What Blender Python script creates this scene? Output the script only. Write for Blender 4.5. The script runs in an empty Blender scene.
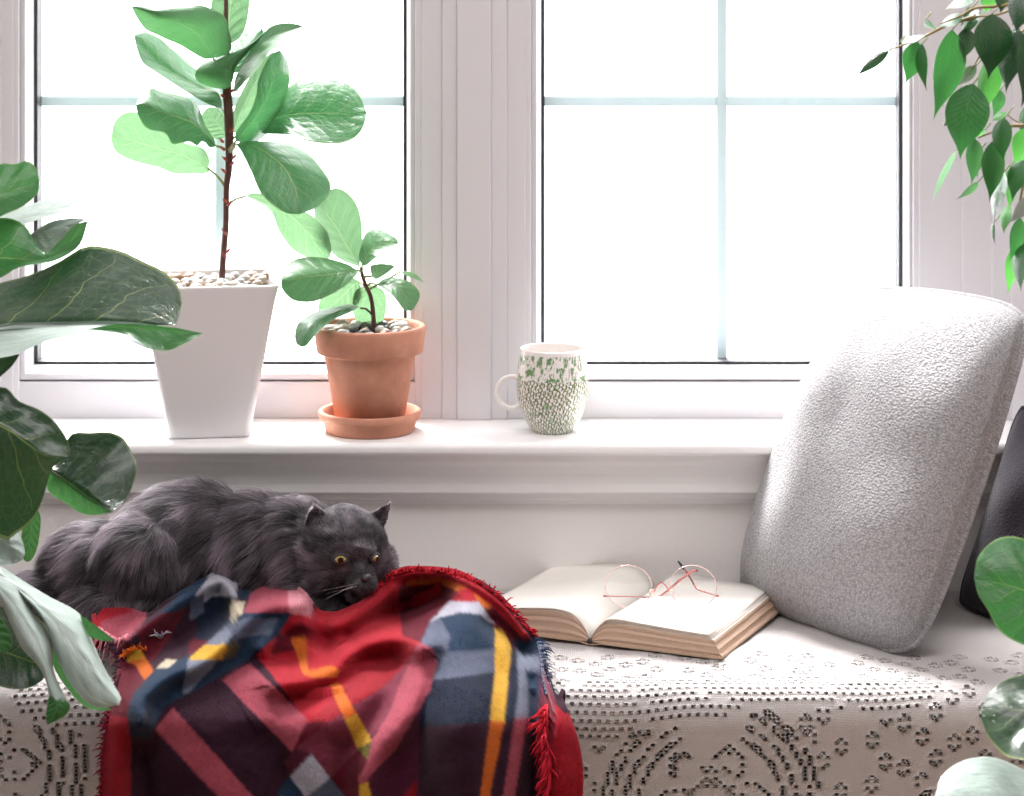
import bpy, bmesh, math, random
import numpy as np
from mathutils import Vector, Matrix, noise
random.seed(7); rng = np.random.default_rng(7)
sc = bpy.context.scene
COL = sc.collection
F = 2418.0; HY = -50.0; CZ = 1.1805; BZ = 0.45; SZ = CZ-0.5535   # focal (px), horizon row, camera, bench and sill heights

def P(px, py, D): return Vector(((px-512)/F*D, D, CZ-(py-HY)/F*D))
def PN(px, py, D):
    px = np.asarray(px, float); py = np.asarray(py, float); D = np.asarray(D, float)+0*px
    return np.stack([(px-512)/F*D, D, CZ-(py-HY)/F*D], -1)
def benchD(py): return (CZ-BZ)*F/(py-HY)

# ------------------------------------------------------------------ helpers
def srgb(r, g, b):
    f = lambda c: (c/255/12.92) if c/255 <= .04045 else ((c/255+.055)/1.055)**2.4
    return (f(r), f(g), f(b), 1)

def mesh_obj(name, verts, faces, mat=None, parent=None, smooth=True, uv=None, cols=None):
    me = bpy.data.meshes.new(name)
    verts = np.asarray(verts, float)
    if parent is not None:
        verts = verts - np.array(parent.matrix_world.translation if parent.type != 'MESH' else (0, 0, 0))
    me.from_pydata(verts.tolist(), [], faces if isinstance(faces, list) else faces.tolist())
    if uv is not None:
        l = me.uv_layers.new(name='UVMap')
        vi = np.empty(len(me.loops), np.int32); me.loops.foreach_get('vertex_index', vi)
        l.data.foreach_set('uv', np.asarray(uv, np.float32)[vi].ravel())
    if cols is not None:
        a = me.color_attributes.new('Col', 'FLOAT_COLOR', 'POINT')
        a.data.foreach_set('color', np.asarray(cols, np.float32).ravel())
    me.polygons.foreach_set('use_smooth', [smooth]*len(me.polygons))
    me.update()
    o = bpy.data.objects.new(name, me); COL.objects.link(o)
    if mat: me.materials.append(mat)
    if parent is not None: o.parent = parent
    return o

def root(name, loc, label=None, cat=None, group=None):
    o = bpy.data.objects.new(name, None); COL.objects.link(o)
    o.location = loc; o.empty_display_size = .05
    o.matrix_world = Matrix.Translation(Vector(loc))
    tag(o, label, cat, group); return o
def tag(o, label=None, cat=None, group=None, kind=None):
    if label: o['label'] = label
    if cat: o['category'] = cat
    if group: o['group'] = group
    if kind: o['kind'] = kind
    return o

def bm_obj(name, bm, mat=None, parent=None, smooth=False, bevel=0, seg=2):
    me = bpy.data.meshes.new(name)
    if parent is not None and parent.type == 'EMPTY':
        bmesh.ops.translate(bm, verts=bm.verts, vec=-parent.matrix_world.translation)
    bm.normal_update(); bm.to_mesh(me); bm.free()
    me.polygons.foreach_set('use_smooth', [smooth]*len(me.polygons))
    if mat: me.materials.append(mat)
    o = bpy.data.objects.new(name, me); COL.objects.link(o)
    if parent is not None: o.parent = parent
    if bevel:
        m = o.modifiers.new('Bevel', 'BEVEL'); m.width = bevel; m.segments = seg; m.limit_method = 'ANGLE'
    return o
def add_box(bm, x0, x1, y0, y1, z0, z1):
    vs = [bm.verts.new(v) for v in ((x0,y0,z0),(x1,y0,z0),(x1,y1,z0),(x0,y1,z0),(x0,y0,z1),(x1,y0,z1),(x1,y1,z1),(x0,y1,z1))]
    for f in ((0,3,2,1),(4,5,6,7),(0,1,5,4),(1,2,6,5),(2,3,7,6),(3,0,4,7)): bm.faces.new([vs[i] for i in f])
def box(name, x0, x1, y0, y1, z0, z1, mat, parent=None, bevel=.0015):
    bm = bmesh.new(); add_box(bm, x0, x1, y0, y1, z0, z1); return bm_obj(name, bm, mat, parent, bevel=bevel)

def lathe_data(prof, c, n=64):
    V = []; Fc = []
    for (r, z) in prof:
        for i in range(n):
            a = 2*math.pi*i/n; V.append((c[0]+r*math.cos(a), c[1]+r*math.sin(a), c[2]+z))
    for j in range(len(prof)-1):
        for i in range(n):
            k = (i+1) % n; Fc.append((j*n+i, j*n+k, (j+1)*n+k, (j+1)*n+i))
    return V, Fc
def lathe(name, prof, c, mat, parent=None, n=64):
    V, Fc = lathe_data(prof, c, n)
    o = mesh_obj(name, V, Fc, mat, parent)
    return o

def tube_data(pts, rad, n=10, cap=True):
    pts = [Vector(p) for p in pts]; m = len(pts)
    if not hasattr(rad, '__len__'): rad = [rad]*m
    V = []; Fc = []; up = None
    for i, p in enumerate(pts):
        t = (pts[min(i+1, m-1)]-pts[max(i-1, 0)]).normalized()
        if up is None:
            up = Vector((0, 0, 1)) if abs(t.z) < .9 else Vector((1, 0, 0))
        a = (up - t*up.dot(t)).normalized(); up = a; b = t.cross(a)
        for k in range(n):
            g = 2*math.pi*k/n; V.append(p+a*(math.cos(g)*rad[i])+b*(math.sin(g)*rad[i]))
    for i in range(m-1):
        for k in range(n):
            l = (k+1) % n; Fc.append((i*n+k, i*n+l, (i+1)*n+l, (i+1)*n+k))
    if cap:
        Fc.append(tuple(range(n-1, -1, -1))); Fc.append(tuple((m-1)*n+k for k in range(n)))
    return [tuple(v) for v in V], Fc
def smooth_path(pts, n=8):
    pts = [Vector(p) for p in pts]
    if len(pts) < 3: return [pts[0].lerp(pts[-1], i/n) for i in range(n+1)]
    out = []; q = [2*pts[0]-pts[1]]+pts+[2*pts[-1]-pts[-2]]
    for i in range(1, len(q)-2):
        for k in range(n):
            t = k/n; a, b, c, d = q[i-1], q[i], q[i+1], q[i+2]
            out.append(.5*((2*b)+(c-a)*t+(2*a-5*b+4*c-d)*t*t+(-a+3*b-3*c+d)*t**3))
    out.append(pts[-1]); return out
def tube(name, pts, rad, mat, parent=None, n=10, sm=8):
    sp = smooth_path(pts, sm)
    if hasattr(rad, '__len__'):
        rad = list(np.interp(np.linspace(0, 1, len(sp)), np.linspace(0, 1, len(rad)), rad))
    V, Fc = tube_data(sp, rad, n); return mesh_obj(name, V, Fc, mat, parent)
def interp_s(x, xs, ys):   # smooth 1D interpolation
    xs = np.asarray(xs, float); ys = np.asarray(ys, float); x = np.clip(x, xs[0], xs[-1])
    m = np.gradient(ys, xs); i = np.clip(np.searchsorted(xs, x)-1, 0, len(xs)-2)
    h = xs[i+1]-xs[i]; t = (x-xs[i])/h
    return (2*t**3-3*t**2+1)*ys[i]+(t**3-2*t**2+t)*h*m[i]+(-2*t**3+3*t**2)*ys[i+1]+(t**3-t**2)*h*m[i+1]

# ------------------------------------------------------------------ materials
class NT:
    def __init__(s, name):
        s.m = bpy.data.materials.new(name); s.m.use_nodes = True; s.t = s.m.node_tree; s.t.nodes.clear()
        s.out = s.n('ShaderNodeOutputMaterial')
    def n(s, typ, ins=None, **kw):
        d = s.t.nodes.new(typ)
        for k, v in kw.items(): setattr(d, k, v)
        for k, v in (ins or {}).items():
            if isinstance(v, bpy.types.NodeSocket): s.t.links.new(v, d.inputs[k])
            else: d.inputs[k].default_value = v
        return d
    def math(s, op, a, b=0.0, c=None):
        d = s.n('ShaderNodeMath', operation=op)
        for i, v in enumerate((a, b) if c is None else (a, b, c)):
            if isinstance(v, bpy.types.NodeSocket): s.t.links.new(v, d.inputs[i])
            else: d.inputs[i].default_value = v
        return d.outputs[0]
    def mix(s, f, a, b, blend='MIX'):
        d = s.n('ShaderNodeMix', data_type='RGBA', blend_type=blend)
        for k, v in ((0, f), (6, a), (7, b)):
            if isinstance(v, bpy.types.NodeSocket): s.t.links.new(v, d.inputs[k])
            else: d.inputs[k].default_value = v
        return d.outputs[2]
    def ramp(s, f, stops):
        d = s.n('ShaderNodeValToRGB', {0: f}); e = d.color_ramp.elements
        while len(e) < len(stops): e.new(.5)
        for k, (p, c) in enumerate(stops): e[k].position = p; e[k].color = c
        return d.outputs[0]
    def noise(s, scale, vec=None, detail=3, rough=.5):
        ins = {'Scale': scale, 'Detail': detail, 'Roughness': rough}
        if vec is not None: ins['Vector'] = vec
        return s.n('ShaderNodeTexNoise', ins).outputs[0]
    def coord(s, w='Object'): return s.n('ShaderNodeTexCoord').outputs[w]
    def bump(s, h, dist, st=1.0): return s.n('ShaderNodeBump', {'Height': h, 'Distance': dist, 'Strength': st}).outputs[0]
    def done(s, sh): s.t.links.new(sh, s.out.inputs[0]); return s.m

def plain(name, col, rough=.5, spec=.5, nscale=None, namt=.1, bumpd=0, bscale=200, **kw):
    t = NT(name); c = col; co = t.coord()
    if nscale:
        c = t.mix(t.noise(nscale, co, 4), tuple(v*(1-namt) for v in col[:3])+(1,), tuple(min(1, v*(1+namt)) for v in col[:3])+(1,))
    ins = {'Base Color': c, 'Roughness': rough, 'Specular IOR Level': spec}; ins.update(kw)
    if bumpd: ins['Normal'] = t.bump(t.noise(bscale, co, 3), bumpd)
    return t.done(t.n('ShaderNodeBsdfPrincipled', ins).outputs[0])

M_frame = plain('white_upvc', (.67, .65, .675, 1), .35, .5, 6, .015)
M_sill = plain('white_painted_wood', (.90, .885, .885, 1), .4, .4, 8, .02, .0004, 30)
M_wall = plain('wall_paint', (.86, .83, .81, 1), .8, .2, 3, .02, .0003, 120)
M_gasket = plain('dark_rubber', (.03, .03, .035, 1), .5)
M_floor = plain('floor_wood', (.35, .25, .17, 1), .5, .4, 9, .2)
M_ceil = plain('ceiling_paint', (.85, .85, .85, 1), .9)
M_room = plain('room_wall_paint', (.72, .71, .71, 1), .9)

def m_glass(nm='window_glass', f=.04):
    t = NT(nm)
    g = t.n('ShaderNodeBsdfGlossy', {'Roughness': .02}).outputs[0]
    tr = t.n('ShaderNodeBsdfTransparent').outputs[0]
    return t.done(t.n('ShaderNodeMixShader', {0: f, 1: tr, 2: g}).outputs[0])
M_glass = m_glass(); M_lens = m_glass('lens_glass', .012)
def m_muntin():
    t = NT('muntin_plastic')
    d = t.n('ShaderNodeBsdfDiffuse', {'Color': (.70, .84, .87, 1)}).outputs[0]
    r = t.n('ShaderNodeBsdfTranslucent', {'Color': (.70, .84, .87, 1)}).outputs[0]
    return t.done(t.n('ShaderNodeMixShader', {0: .09, 1: d, 2: r}).outputs[0])
M_muntin = m_muntin()

# ------------------------------------------------------------------ room
YW = 2.76      # wall below the sill
YF = 2.85      # frame face
def X(px, D): return (px-512)/F*D
def Z(py, D): return CZ-(py-HY)/F*D
XL, XR = -1.5, 1.5; ZT = 2.5
box('floor', XL, XR, -2.2, 3.1, -.05, 0, M_floor, bevel=0)['kind'] = 'structure'
box('ceiling', XL, XR, -2.2, 3.1, ZT, ZT+.05, M_ceil, bevel=0)['kind'] = 'structure'
box('wall_left', XL-.05, XL, -2.2, 3.1, 0, ZT, M_room, bevel=0)['kind'] = 'structure'
box('wall_right', XR, XR+.05, -2.2, 3.1, 0, ZT, M_room, bevel=0)['kind'] = 'structure'
box('wall_rear', XL, XR, -2.25, -2.2, 0, ZT, M_room, bevel=0)['kind'] = 'structure'
# window wall: below the sill, above the windows, both ends
ZS = SZ; WT = 2.05
bm = bmesh.new()
add_box(bm, XL, XR, YW, 3.05, 0, ZS-.02)
add_box(bm, XL, XR, YF, 3.05, WT, ZT)
xw0, xw1 = X(13, YF), X(919, YF)
add_box(bm, XL, xw0-.22, YW, 3.05, ZS-.02, ZT)
add_box(bm, xw1+.16, XR, YW, 3.05, ZS-.02, ZT)
bm_obj('wall_window', bm, M_wall)['kind'] = 'structure'

# sill board with nose, and moulding below
def extrude_x(name, prof, x0, x1, mat, bevel=.002):
    bm = bmesh.new(); a = [bm.verts.new((x0, y, z)) for y, z in prof]; b = [bm.verts.new((x1, y, z)) for y, z in prof]
    n = len(prof)
    for i in range(n): bm.faces.new((a[i], a[(i+1) % n], b[(i+1) % n], b[i]))
    bm.faces.new(a[::-1]); bm.faces.new(b)
    bmesh.ops.recalc_face_normals(bm, faces=bm.faces)
    return bm_obj(name, bm, mat, bevel=bevel)
o = extrude_x('trim_1', [(2.95, ZS), (2.715, ZS), (2.711, ZS-.004), (2.711, ZS-.011), (2.716, ZS-.015), (2.722, ZS-.015), (2.95, ZS-.0155)], XL, XR, M_sill)
tag(o, kind='structure')
o = extrude_x('trim_2', [(2.80, ZS-.0156), (2.728, ZS-.0156), (2.728, ZS-.024), (2.734, ZS-.030), (2.739, ZS-.040), (2.741, ZS-.052), (2.741, ZS-.062), (2.749, ZS-.064), (2.749, ZS-.071), (2.756, ZS-.073), (2.756, ZS-.078), (2.80, ZS-.078)], XL, XR, M_sill, .001)
tag(o, kind='structure')

# mullion cover between the windows, stepped
def vstrips(name, edges, depths, z0, z1, back=2.97):
    bm = bmesh.new()
    for (a, b), d in zip(zip(edges[:-1], edges[1:]), depths):
        add_box(bm, X(a, d), X(b, d)+.0002, d, back, z0, z1)
    o = bm_obj(name, bm, M_frame, bevel=.0012); o['kind'] = 'structure'; return o
vstrips('trim_3', [421, 442, 457, 491, 507, 525], [2.853, 2.850, 2.846, 2.850, 2.853], ZS, WT)
vstrips('trim_4', [-120, -20, 0, 13], [2.83, 2.848, 2.853], ZS, WT)
vstrips('trim_5', [919, 962, 992, 1012, 1060, 1100], [2.853, 2.850, 2.845, 2.840, 2.83], ZS, WT)

def window(name, p0, p1, g0, g1):
    """p: outer sash edges (px on sash face), g: glass edges (px)"""
    r = root(name, (X((p0+p1)/2, 2.9), 2.93, ZS)); r['kind'] = 'structure'
    ys = 2.866; yg = 2.905
    gz0 = Z(363, 2.89); gx0, gx1 = X(g0, 2.89), X(g1, 2.89); x0, x1 = X(p0, 2.856), X(p1, 2.856)
    zt = WT-.06
    # fixed frame: thin lip around the sash
    bm = bmesh.new(); zb = Z(382, 2.858)
    add_box(bm, x0-.004, x0+.006, 2.855, 2.97, ZS, WT); add_box(bm, x1-.006, x1+.004, 2.855, 2.97, ZS, WT)
    add_box(bm, x0-.004, x1+.004, 2.857, 2.97, ZS, zb); add_box(bm, x0-.004, x1+.004, 2.857, 2.97, WT-.02, WT)
    bm_obj('window_frame', bm, M_frame, r, bevel=.0012)
    # moving sash
    bm = bmesh.new()
    prof = lambda: None
    def chamf(a0, a1, vert, far):
        pass
    # sloped rails as quads: outer face at ys, sloping back to the gasket at yg
    o_ = [(x0+.006, zb+.0015), (x1-.006, zb+.0015), (x1-.006, zt+.03), (x0+.006, zt+.03)]
    i_ = [(gx0-.001, gz0-.001), (gx1+.001, gz0-.001), (gx1+.001, zt), (gx0-.001, zt)]
    m_ = [(o[0]*.45+i[0]*.55, o[1]*.45+i[1]*.55) for o, i in zip(o_, i_)]
    rings = [[(o_, 2.93)], [(o_, 2.862)], [(m_, 2.860)], [(i_, 2.884)], [(i_, 2.93)]]
    vs = [[bm.verts.new((p[0], rg[0][1], p[1])) for p in rg[0][0]] for rg in rings]
    for a, b in zip(vs[:-1], vs[1:]):
        for k in range(4): bm.faces.new((a[k], a[(k+1) % 4], b[(k+1) % 4], b[k]))
    bmesh.ops.recalc_face_normals(bm, faces=bm.faces)
    bm_obj('sash', bm, M_frame, r, bevel=.0015)
    bm = bmesh.new(); w = .0031
    for a in ((gx0-.0012, gx0+w, gz0, zt), (gx1-w, gx1+.0012, gz0, zt), (gx0, gx1, gz0-.0012, gz0+w*.8), (gx0, gx1, zt-w, zt)):
        add_box(bm, a[0], a[1], 2.886, 2.915, a[2], a[3])
    bm_obj('gasket', bm, M_gasket, r)
    box('pane', gx0, gx1, 2.903, 2.907, gz0, zt, M_glass, r, bevel=0)
    box('pane', gx0, gx1, 2.925, 2.929, gz0, zt, M_glass, r, bevel=0)
    mx = X((g0+g1)/2, 2.916); bw = .0062; zz = Z(101, 2.916)
    box('muntin', mx-bw, mx+bw, 2.911, 2.921, gz0, zt, M_muntin, r)
    box('muntin', gx0, mx-bw, 2.911, 2.921, zz-bw, zz+bw, M_muntin, r)
    box('muntin', mx+bw, gx1, 2.911, 2.921, zz-bw, zz+bw, M_muntin, r)
    return r
window('window_1', 14, 420, 35.5, 406)
window('window_2', 526, 918, 542, 901)

# ------------------------------------------------------------------ bench and lace throw
M_bench = plain('bench_wood', (.22, .175, .16, 1), .7, .3, 12, .15)
M_cush = plain('bench_cushion_cloth', (.42, .32, .27, 1), .9, .1, 60, .1)
YE = 2.382     # front of seat pad
r = root('window_bench', (0, 2.56, 0), 'built-in window bench with seat pad, hidden under the cream lace throw', 'bench')
box('bench_box', -1.3, 1.3, 2.40, YW-.001, 0, BZ-.06, M_bench, r, .004)
box('seat_pad', -1.3, 1.3, YE, YW-.001, BZ-.0595, BZ-.0035, M_cush, r, .027).modifiers[0].segments = 6

def drape(s, t):
    """t = 0 at the wall, growing towards the front edge, then down"""
    s = np.asarray(s, float); t = np.asarray(t, float)
    wob = .004*np.sin(s*9+1)+.003*np.sin(s*23)+.0015*np.sin(s*51+2)
    L = YW-.004-(2.405+wob); R = .030
    y0 = YW-.004
    a = np.clip((t-L)/R, 0, math.pi/2+.12)
    y = np.where(t < L, y0-t, y0-L-R*np.sin(a))
    z = np.where(t < L, BZ-.001, BZ-.001-R*(1-np.cos(a)))
    ex = np.clip(t-L-R*(math.pi/2+.12), 0, None)
    y = y+ex*(.12)+ex*.03*np.sin(s*14+.7)+.0; z = z-ex*.992
    # pad softness
    z = z+np.where(t < L, .0022*np.sin(s*17+3*t)*np.sin(t*20)+.0012*np.sin(s*60)*np.sin(t*55), 0)
    return np.stack([s, y, z], -1)
M_lace = None
def m_lace():
    t = NT('lace_cotton'); co = t.coord('UV')
    w1 = t.n('ShaderNodeTexWave', {'Scale': 150.0, 'Distortion': 5, 'Detail': 2, 'Detail Scale': 3, 'Vector': co}, bands_direction='X').outputs['Fac']
    w2 = t.n('ShaderNodeTexWave', {'Scale': 130.0, 'Distortion': 6, 'Detail': 2, 'Detail Scale': 3, 'Vector': co}, bands_direction='Y').outputs['Fac']
    h = t.math('ADD', t.math('MULTIPLY', w1, w2), t.math('MULTIPLY', t.noise(900, co, 2), .7))
    c = t.mix(t.noise(25, co, 4), (.56, .52, .51, 1), (.63, .59, .58, 1))
    p = t.n('ShaderNodeBsdfPrincipled', {'Base Color': c, 'Roughness': .9, 'Specular IOR Level': .15, 'Sheen Weight': .2, 'Normal': t.bump(h, .0009, .6)}).outputs[0]
    tr = t.n('ShaderNodeBsdfTranslucent', {'Color': c}).outputs[0]
    return t.done(t.n('ShaderNodeMixShader', {0: .15, 1: p, 2: tr}).outputs[0])
M_lace = m_lace()
def lace():
    cw, ch = .0044, .0038
    s0, s1, t0, t1 = -.66, .66, 0.0, .72
    nx = int((s1-s0)/cw); ny = int((t1-t0)/ch)
    hole = np.zeros((ny, nx), np.uint8); rr_ = random.Random(3)
    tj = int(.372/ch)
    ring = [(0, -2), (1, -1), (1, 1), (0, 2), (-1, 1), (-1, -1)]
    def flower(i, j):
        for a, b in ring:
            if 0 <= i+a < nx and 0 <= j+b < ny: hole[j+b, i+a] = 2
    def motif(ci, cj, R=22):
        for j in range(max(0, cj-R-4), min(ny, cj+R+5)):
            for i in range(max(0, ci-R-6), min(nx, ci+R+7)):
                dx = (i-ci); dy = (j-cj)*ch/cw
                rr = math.hypot(dx, dy); an = math.atan2(dy, dx)
                if rr > R+3: continue
                hole[j, i] = 0
                side = abs(math.cos(an)) > .38
                if side and int(rr+.5) in (R-7, R-4, R-1, R+1) and rr_.random() < .86: hole[j, i] = 1
                pet = (R-10)*(.45+.55*abs(math.cos(an*3+.3)))
                if rr < R-8 and abs(rr-pet) < 1.1 and (i+j) % 2 == 0: hole[j, i] = 1
                if rr < R-8 and 3.5 < rr < 5.6 and (i+j) % 2 == 0: hole[j, i] = 2
                if rr < pet-3 and rr > 6.5 and (i+2*j) % 3 == 0 and rr_.random() < .6: hole[j, i] = 2
    # scattered little rosettes in diagonal rows
    for a in range(-4, 90):
        for b in range(-4, 80):
            i = a*6+(b % 2)*3+(a % 3); j = int(b*6+(a % 2)*2)
            if (a+2*b) % 4 == 3: continue
            if 2 < i < nx-3 and tj-34 < j < ny-3: flower(i, j)
    sx = lambda px: int((X(px, 2.38)-s0)/cw)
    for px, tt in ((712, .475), (250, .475), (-20, .44), (985, .56), (480, .60)): motif(sx(px), int(tt/ch), 23)
    # leaf-shaped hole clusters over the rolled edge
    for px, w, tt, hh in ((668, 22, .362, 9), (790, 22, .350, 8), (600, 10, .378, 8), (890, 13, .36, 7), (100, 20, .365, 9)):
        ci = sx(px); cj = int(tt/ch)
        for j in range(cj-hh, cj+hh+1):
            for i in range(ci-w, ci+w+1):
                if not 0 <= i < nx: continue
                e = ((i-ci)/w)**2+((j-cj)/hh)**2
                if e < 1.25: hole[j, i] = 0
                if e < 1 and j % 2 == 0 and (i+j//2) % 2 == 0: hole[j, i] = 2 if rr_.random() < .7 else 1
    hole[:tj-36] = 0
    V = []; Fc = []; idx = {}
    si = s0+np.arange(nx+1)*cw; ti = t0+np.arange(ny+1)*ch
    S, T = np.meshgrid(si, ti); 
    V = np.stack([S.ravel(), T.ravel()], -1).tolist()
    g = lambda j, i: j*(nx+1)+i
    rr_ = random.Random(3)
    for j in range(ny):
        for i in range(nx):
            q = (g(j, i), g(j, i+1), g(j+1, i+1), g(j+1, i))
            h = hole[j, i]
            if not h: Fc.append(q[::-1]); continue
            k = (.86 if h == 1 else .66)*rr_.uniform(.8, 1.1)
            cx = s0+(i+.5)*cw+rr_.uniform(-.0004, .0004); cy = t0+(j+.5)*ch+rr_.uniform(-.0003, .0003)
            b = len(V); n8 = []
            for q_ in range(8):
                a = math.pi/4*q_-3*math.pi/4
                e = .5*(abs(math.cos(a))**4+abs(math.sin(a))**4)**(-.25)
                V.append((cx+cw*k*e*math.cos(a), cy+ch*k*e*math.sin(a))); n8.append(b+q_)
            # q0 (-,-) angle -135 -> n8[0]; n8[2] = -45 -> q1; n8[4] -> q2; n8[6] -> q3
            for c in range(4):
                A, B = q[c], q[(c+1) % 4]; a0, a1, a2 = n8[(2*c) % 8], n8[(2*c+1) % 8], n8[(2*c+2) % 8]
                Fc.append((A, a0, a1, B)[::-1] if True else 0); Fc.append((B, a1, a2)[::-1])
    V = np.array(V); W = drape(V[:, 0], V[:, 1])
    o = mesh_obj('lace_throw', W, Fc, M_lace, uv=V)
    m = o.modifiers.new('Solid', 'SOLIDIFY'); m.thickness = .0016; m.offset = 0
    tag(o, 'cream crocheted lace throw spread over the window bench and hanging down its front', 'throw')
    return o
lace()

# ------------------------------------------------------------------ book
def m_pages():
    t = NT('page_edges'); co = t.coord('UV')
    y = t.n('ShaderNodeSeparateXYZ', {0: co}).outputs[1]
    n = t.noise(3, t.n('ShaderNodeMapping', {'Vector': co, 'Scale': (6, 160, 1)}).outputs[0], 3)
    c = t.ramp(n, [(.2, (.56, .37, .25, 1)), (.5, (.68, .47, .34, 1)), (.8, (.76, .57, .44, 1))])
    return t.done(t.n('ShaderNodeBsdfPrincipled', {'Base Color': c, 'Roughness': .85, 'Normal': t.bump(n, .0006)}).outputs[0])
M_edges = m_pages()
M_paper = plain('paper', (.86, .83, .78, 1), .8, .2, 20, .02)
M_cover = plain('book_cover', (.50, .36, .25, 1), .7)
M_spine = plain('book_spine', (.05, .05, .06, 1), .6)
S1 = Vector((.0820, 2.541, BZ)); e1 = Vector((.912, -.410, 0)).normalized(); e2 = Vector((.410, .912, 0)).normalized()
BL = .203
def book():
    r = root('open_book', S1+e2*.1+Vector((0, 0, .002)), 'open old book with tan page edges lying on the lace throw', 'book')
    base = Vector((0, 0, .0035))
    def W(a, b, h): return S1+e1*a+e2*b+base+Vector((0, 0, h))
    def block(sign, width, hs, name='page_block'):
        # cross-section: top outline from gutter outward, fan at the outer edge
        xs = np.linspace(0, 1, 26); top = interp_s(xs, *hs)
        nl = 9; nb = 14; V = []; UV = []; Fc = []; mats = []
        for jb in range(nb+1):
            b = BL*jb/nb
            for l in range(nl):
                f = l/(nl-1)
                for i, x in enumerate(xs):
                    out = width*(x**1.0) + (.010*(1-f) if sign > 0 else -.004*(1-f))*x
                    h = top[i]*f
                    bb = b+(.0006*math.sin(l*2.3)*(1 if jb in (0, nb) else 0))
                    V.append(tuple(W(sign*out+sign*.001*math.sin(l*1.9)*x, bb, h)))
                    UV.append((out*8+b*4, f+i*.002))
        nx = len(xs); lay = nl*nx
        id_ = lambda jb, l, i: jb*lay+l*nx+i
        for jb in (0, nb):
            for l in range(nl-1):
                for i in range(nx-1):
                    q = (id_(jb, l, i), id_(jb, l, i+1), id_(jb, l+1, i+1), id_(jb, l+1, i)); Fc.append(q); mats.append(0)
        for jb in range(nb):
            for l in range(nl-1):
                Fc.append((id_(jb, l, nx-1), id_(jb+1, l, nx-1), id_(jb+1, l+1, nx-1), id_(jb, l+1, nx-1))); mats.append(0)
                Fc.append((id_(jb, l, 0), id_(jb+1, l, 0), id_(jb+1, l+1, 0), id_(jb, l+1, 0))); mats.append(0)
            for i in range(nx-1):
                Fc.append((id_(jb, nl-1, i), id_(jb, nl-1, i+1), id_(jb+1, nl-1, i+1), id_(jb+1, nl-1, i))); mats.append(1)
                Fc.append((id_(jb, 0, i), id_(jb, 0, i+1), id_(jb+1, 0, i+1), id_(jb+1, 0, i))); mats.append(0)
        o = mesh_obj(name, V, Fc, M_edges, r, smooth=False, uv=UV)
        o.data.materials.append(M_paper); o.data.polygons.foreach_set('material_index', mats)
        bm = bmesh.new(); bm.from_mesh(o.data); bmesh.ops.recalc_face_normals(bm, faces=bm.faces); bm.to_mesh(o.data); bm.free()
        return top
    hr = ([0, .05, .12, .22, .4, .7, 1], [.003, .012, .0200, .0225, .0215, .0195, .0180])
    hl = ([0, .05, .14, .28, .5, .75, 1], [.003, .014, .0235, .0275, .0260, .0225, .0200])
    block(1, .137, hr); block(-1, .128, hl)
    # loose upper leaves fanned out at the outer edge
    for sign, width, hs, offs in ((1, .137, hr, (.0012, .0024, .0038)), (-1, .128, hl, (.0010, .0022))):
        for k, of in enumerate(offs):
            xs = np.linspace(.0, 1, 24); top = interp_s(xs, *hs); V = []; Fc = []
            for jb in range(9):
                for i, x in enumerate(xs):
                    lift = of*min(1, x*6)*(1+.25*math.sin(jb*.7+k))
                    V.append(tuple(W(sign*(width*x-(.0016*k+.001)*x), BL*jb/8-.0004*k, top[i]+lift)))
            for jb in range(8):
                for i in range(23):
                    a = jb*24+i; Fc.append((a, a+1, a+25, a+24) if sign > 0 else (a, a+24, a+25, a+1))
            o = mesh_obj('page', V, Fc, M_paper, r)
            md = o.modifiers.new('S', 'SOLIDIFY'); md.thickness = .0005; md.offset = -1
            if k < len(offs)-1 or True: o.data.materials.append(M_edges); md.material_offset_rim = 1
    # thin paper cover under the blocks and rounded spine
    bm = bmesh.new(); prof = [(-.129, .0), (-.012, .0), (-.006, -.0015), (0, -.002), (.006, -.0015), (.012, .0), (.1455, .0)]
    rows = []
    for b in (-.001, BL+.001):
        rows.append([[bm.verts.new(W(a, b, h-.0001)), bm.verts.new(W(a, b, h-.0012))] for a, h in prof])
    for i in range(len(prof)-1):
        A, B = rows[0], rows[1]
        for k in (0, 1): bm.faces.new((A[i][k], A[i+1][k], B[i+1][k], B[i][k]))
        bm.faces.new((A[i][0], A[i+1][0], A[i+1][1], A[i][1])); bm.faces.new((B[i][0], B[i+1][0], B[i+1][1], B[i][1]))
    for e in (0, len(prof)-1): bm.faces.new((rows[0][e][0], rows[1][e][0], rows[1][e][1], rows[0][e][1]))
    bmesh.ops.recalc_face_normals(bm, faces=bm.faces)
    bm_obj('cover', bm, M_cover, r)
    tube('spine', [W(0, -.0015, .0012), W(0, BL/2, .0012), W(0, BL, .0012)], .0026, M_spine, r, 10)
    return r
book()

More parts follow.
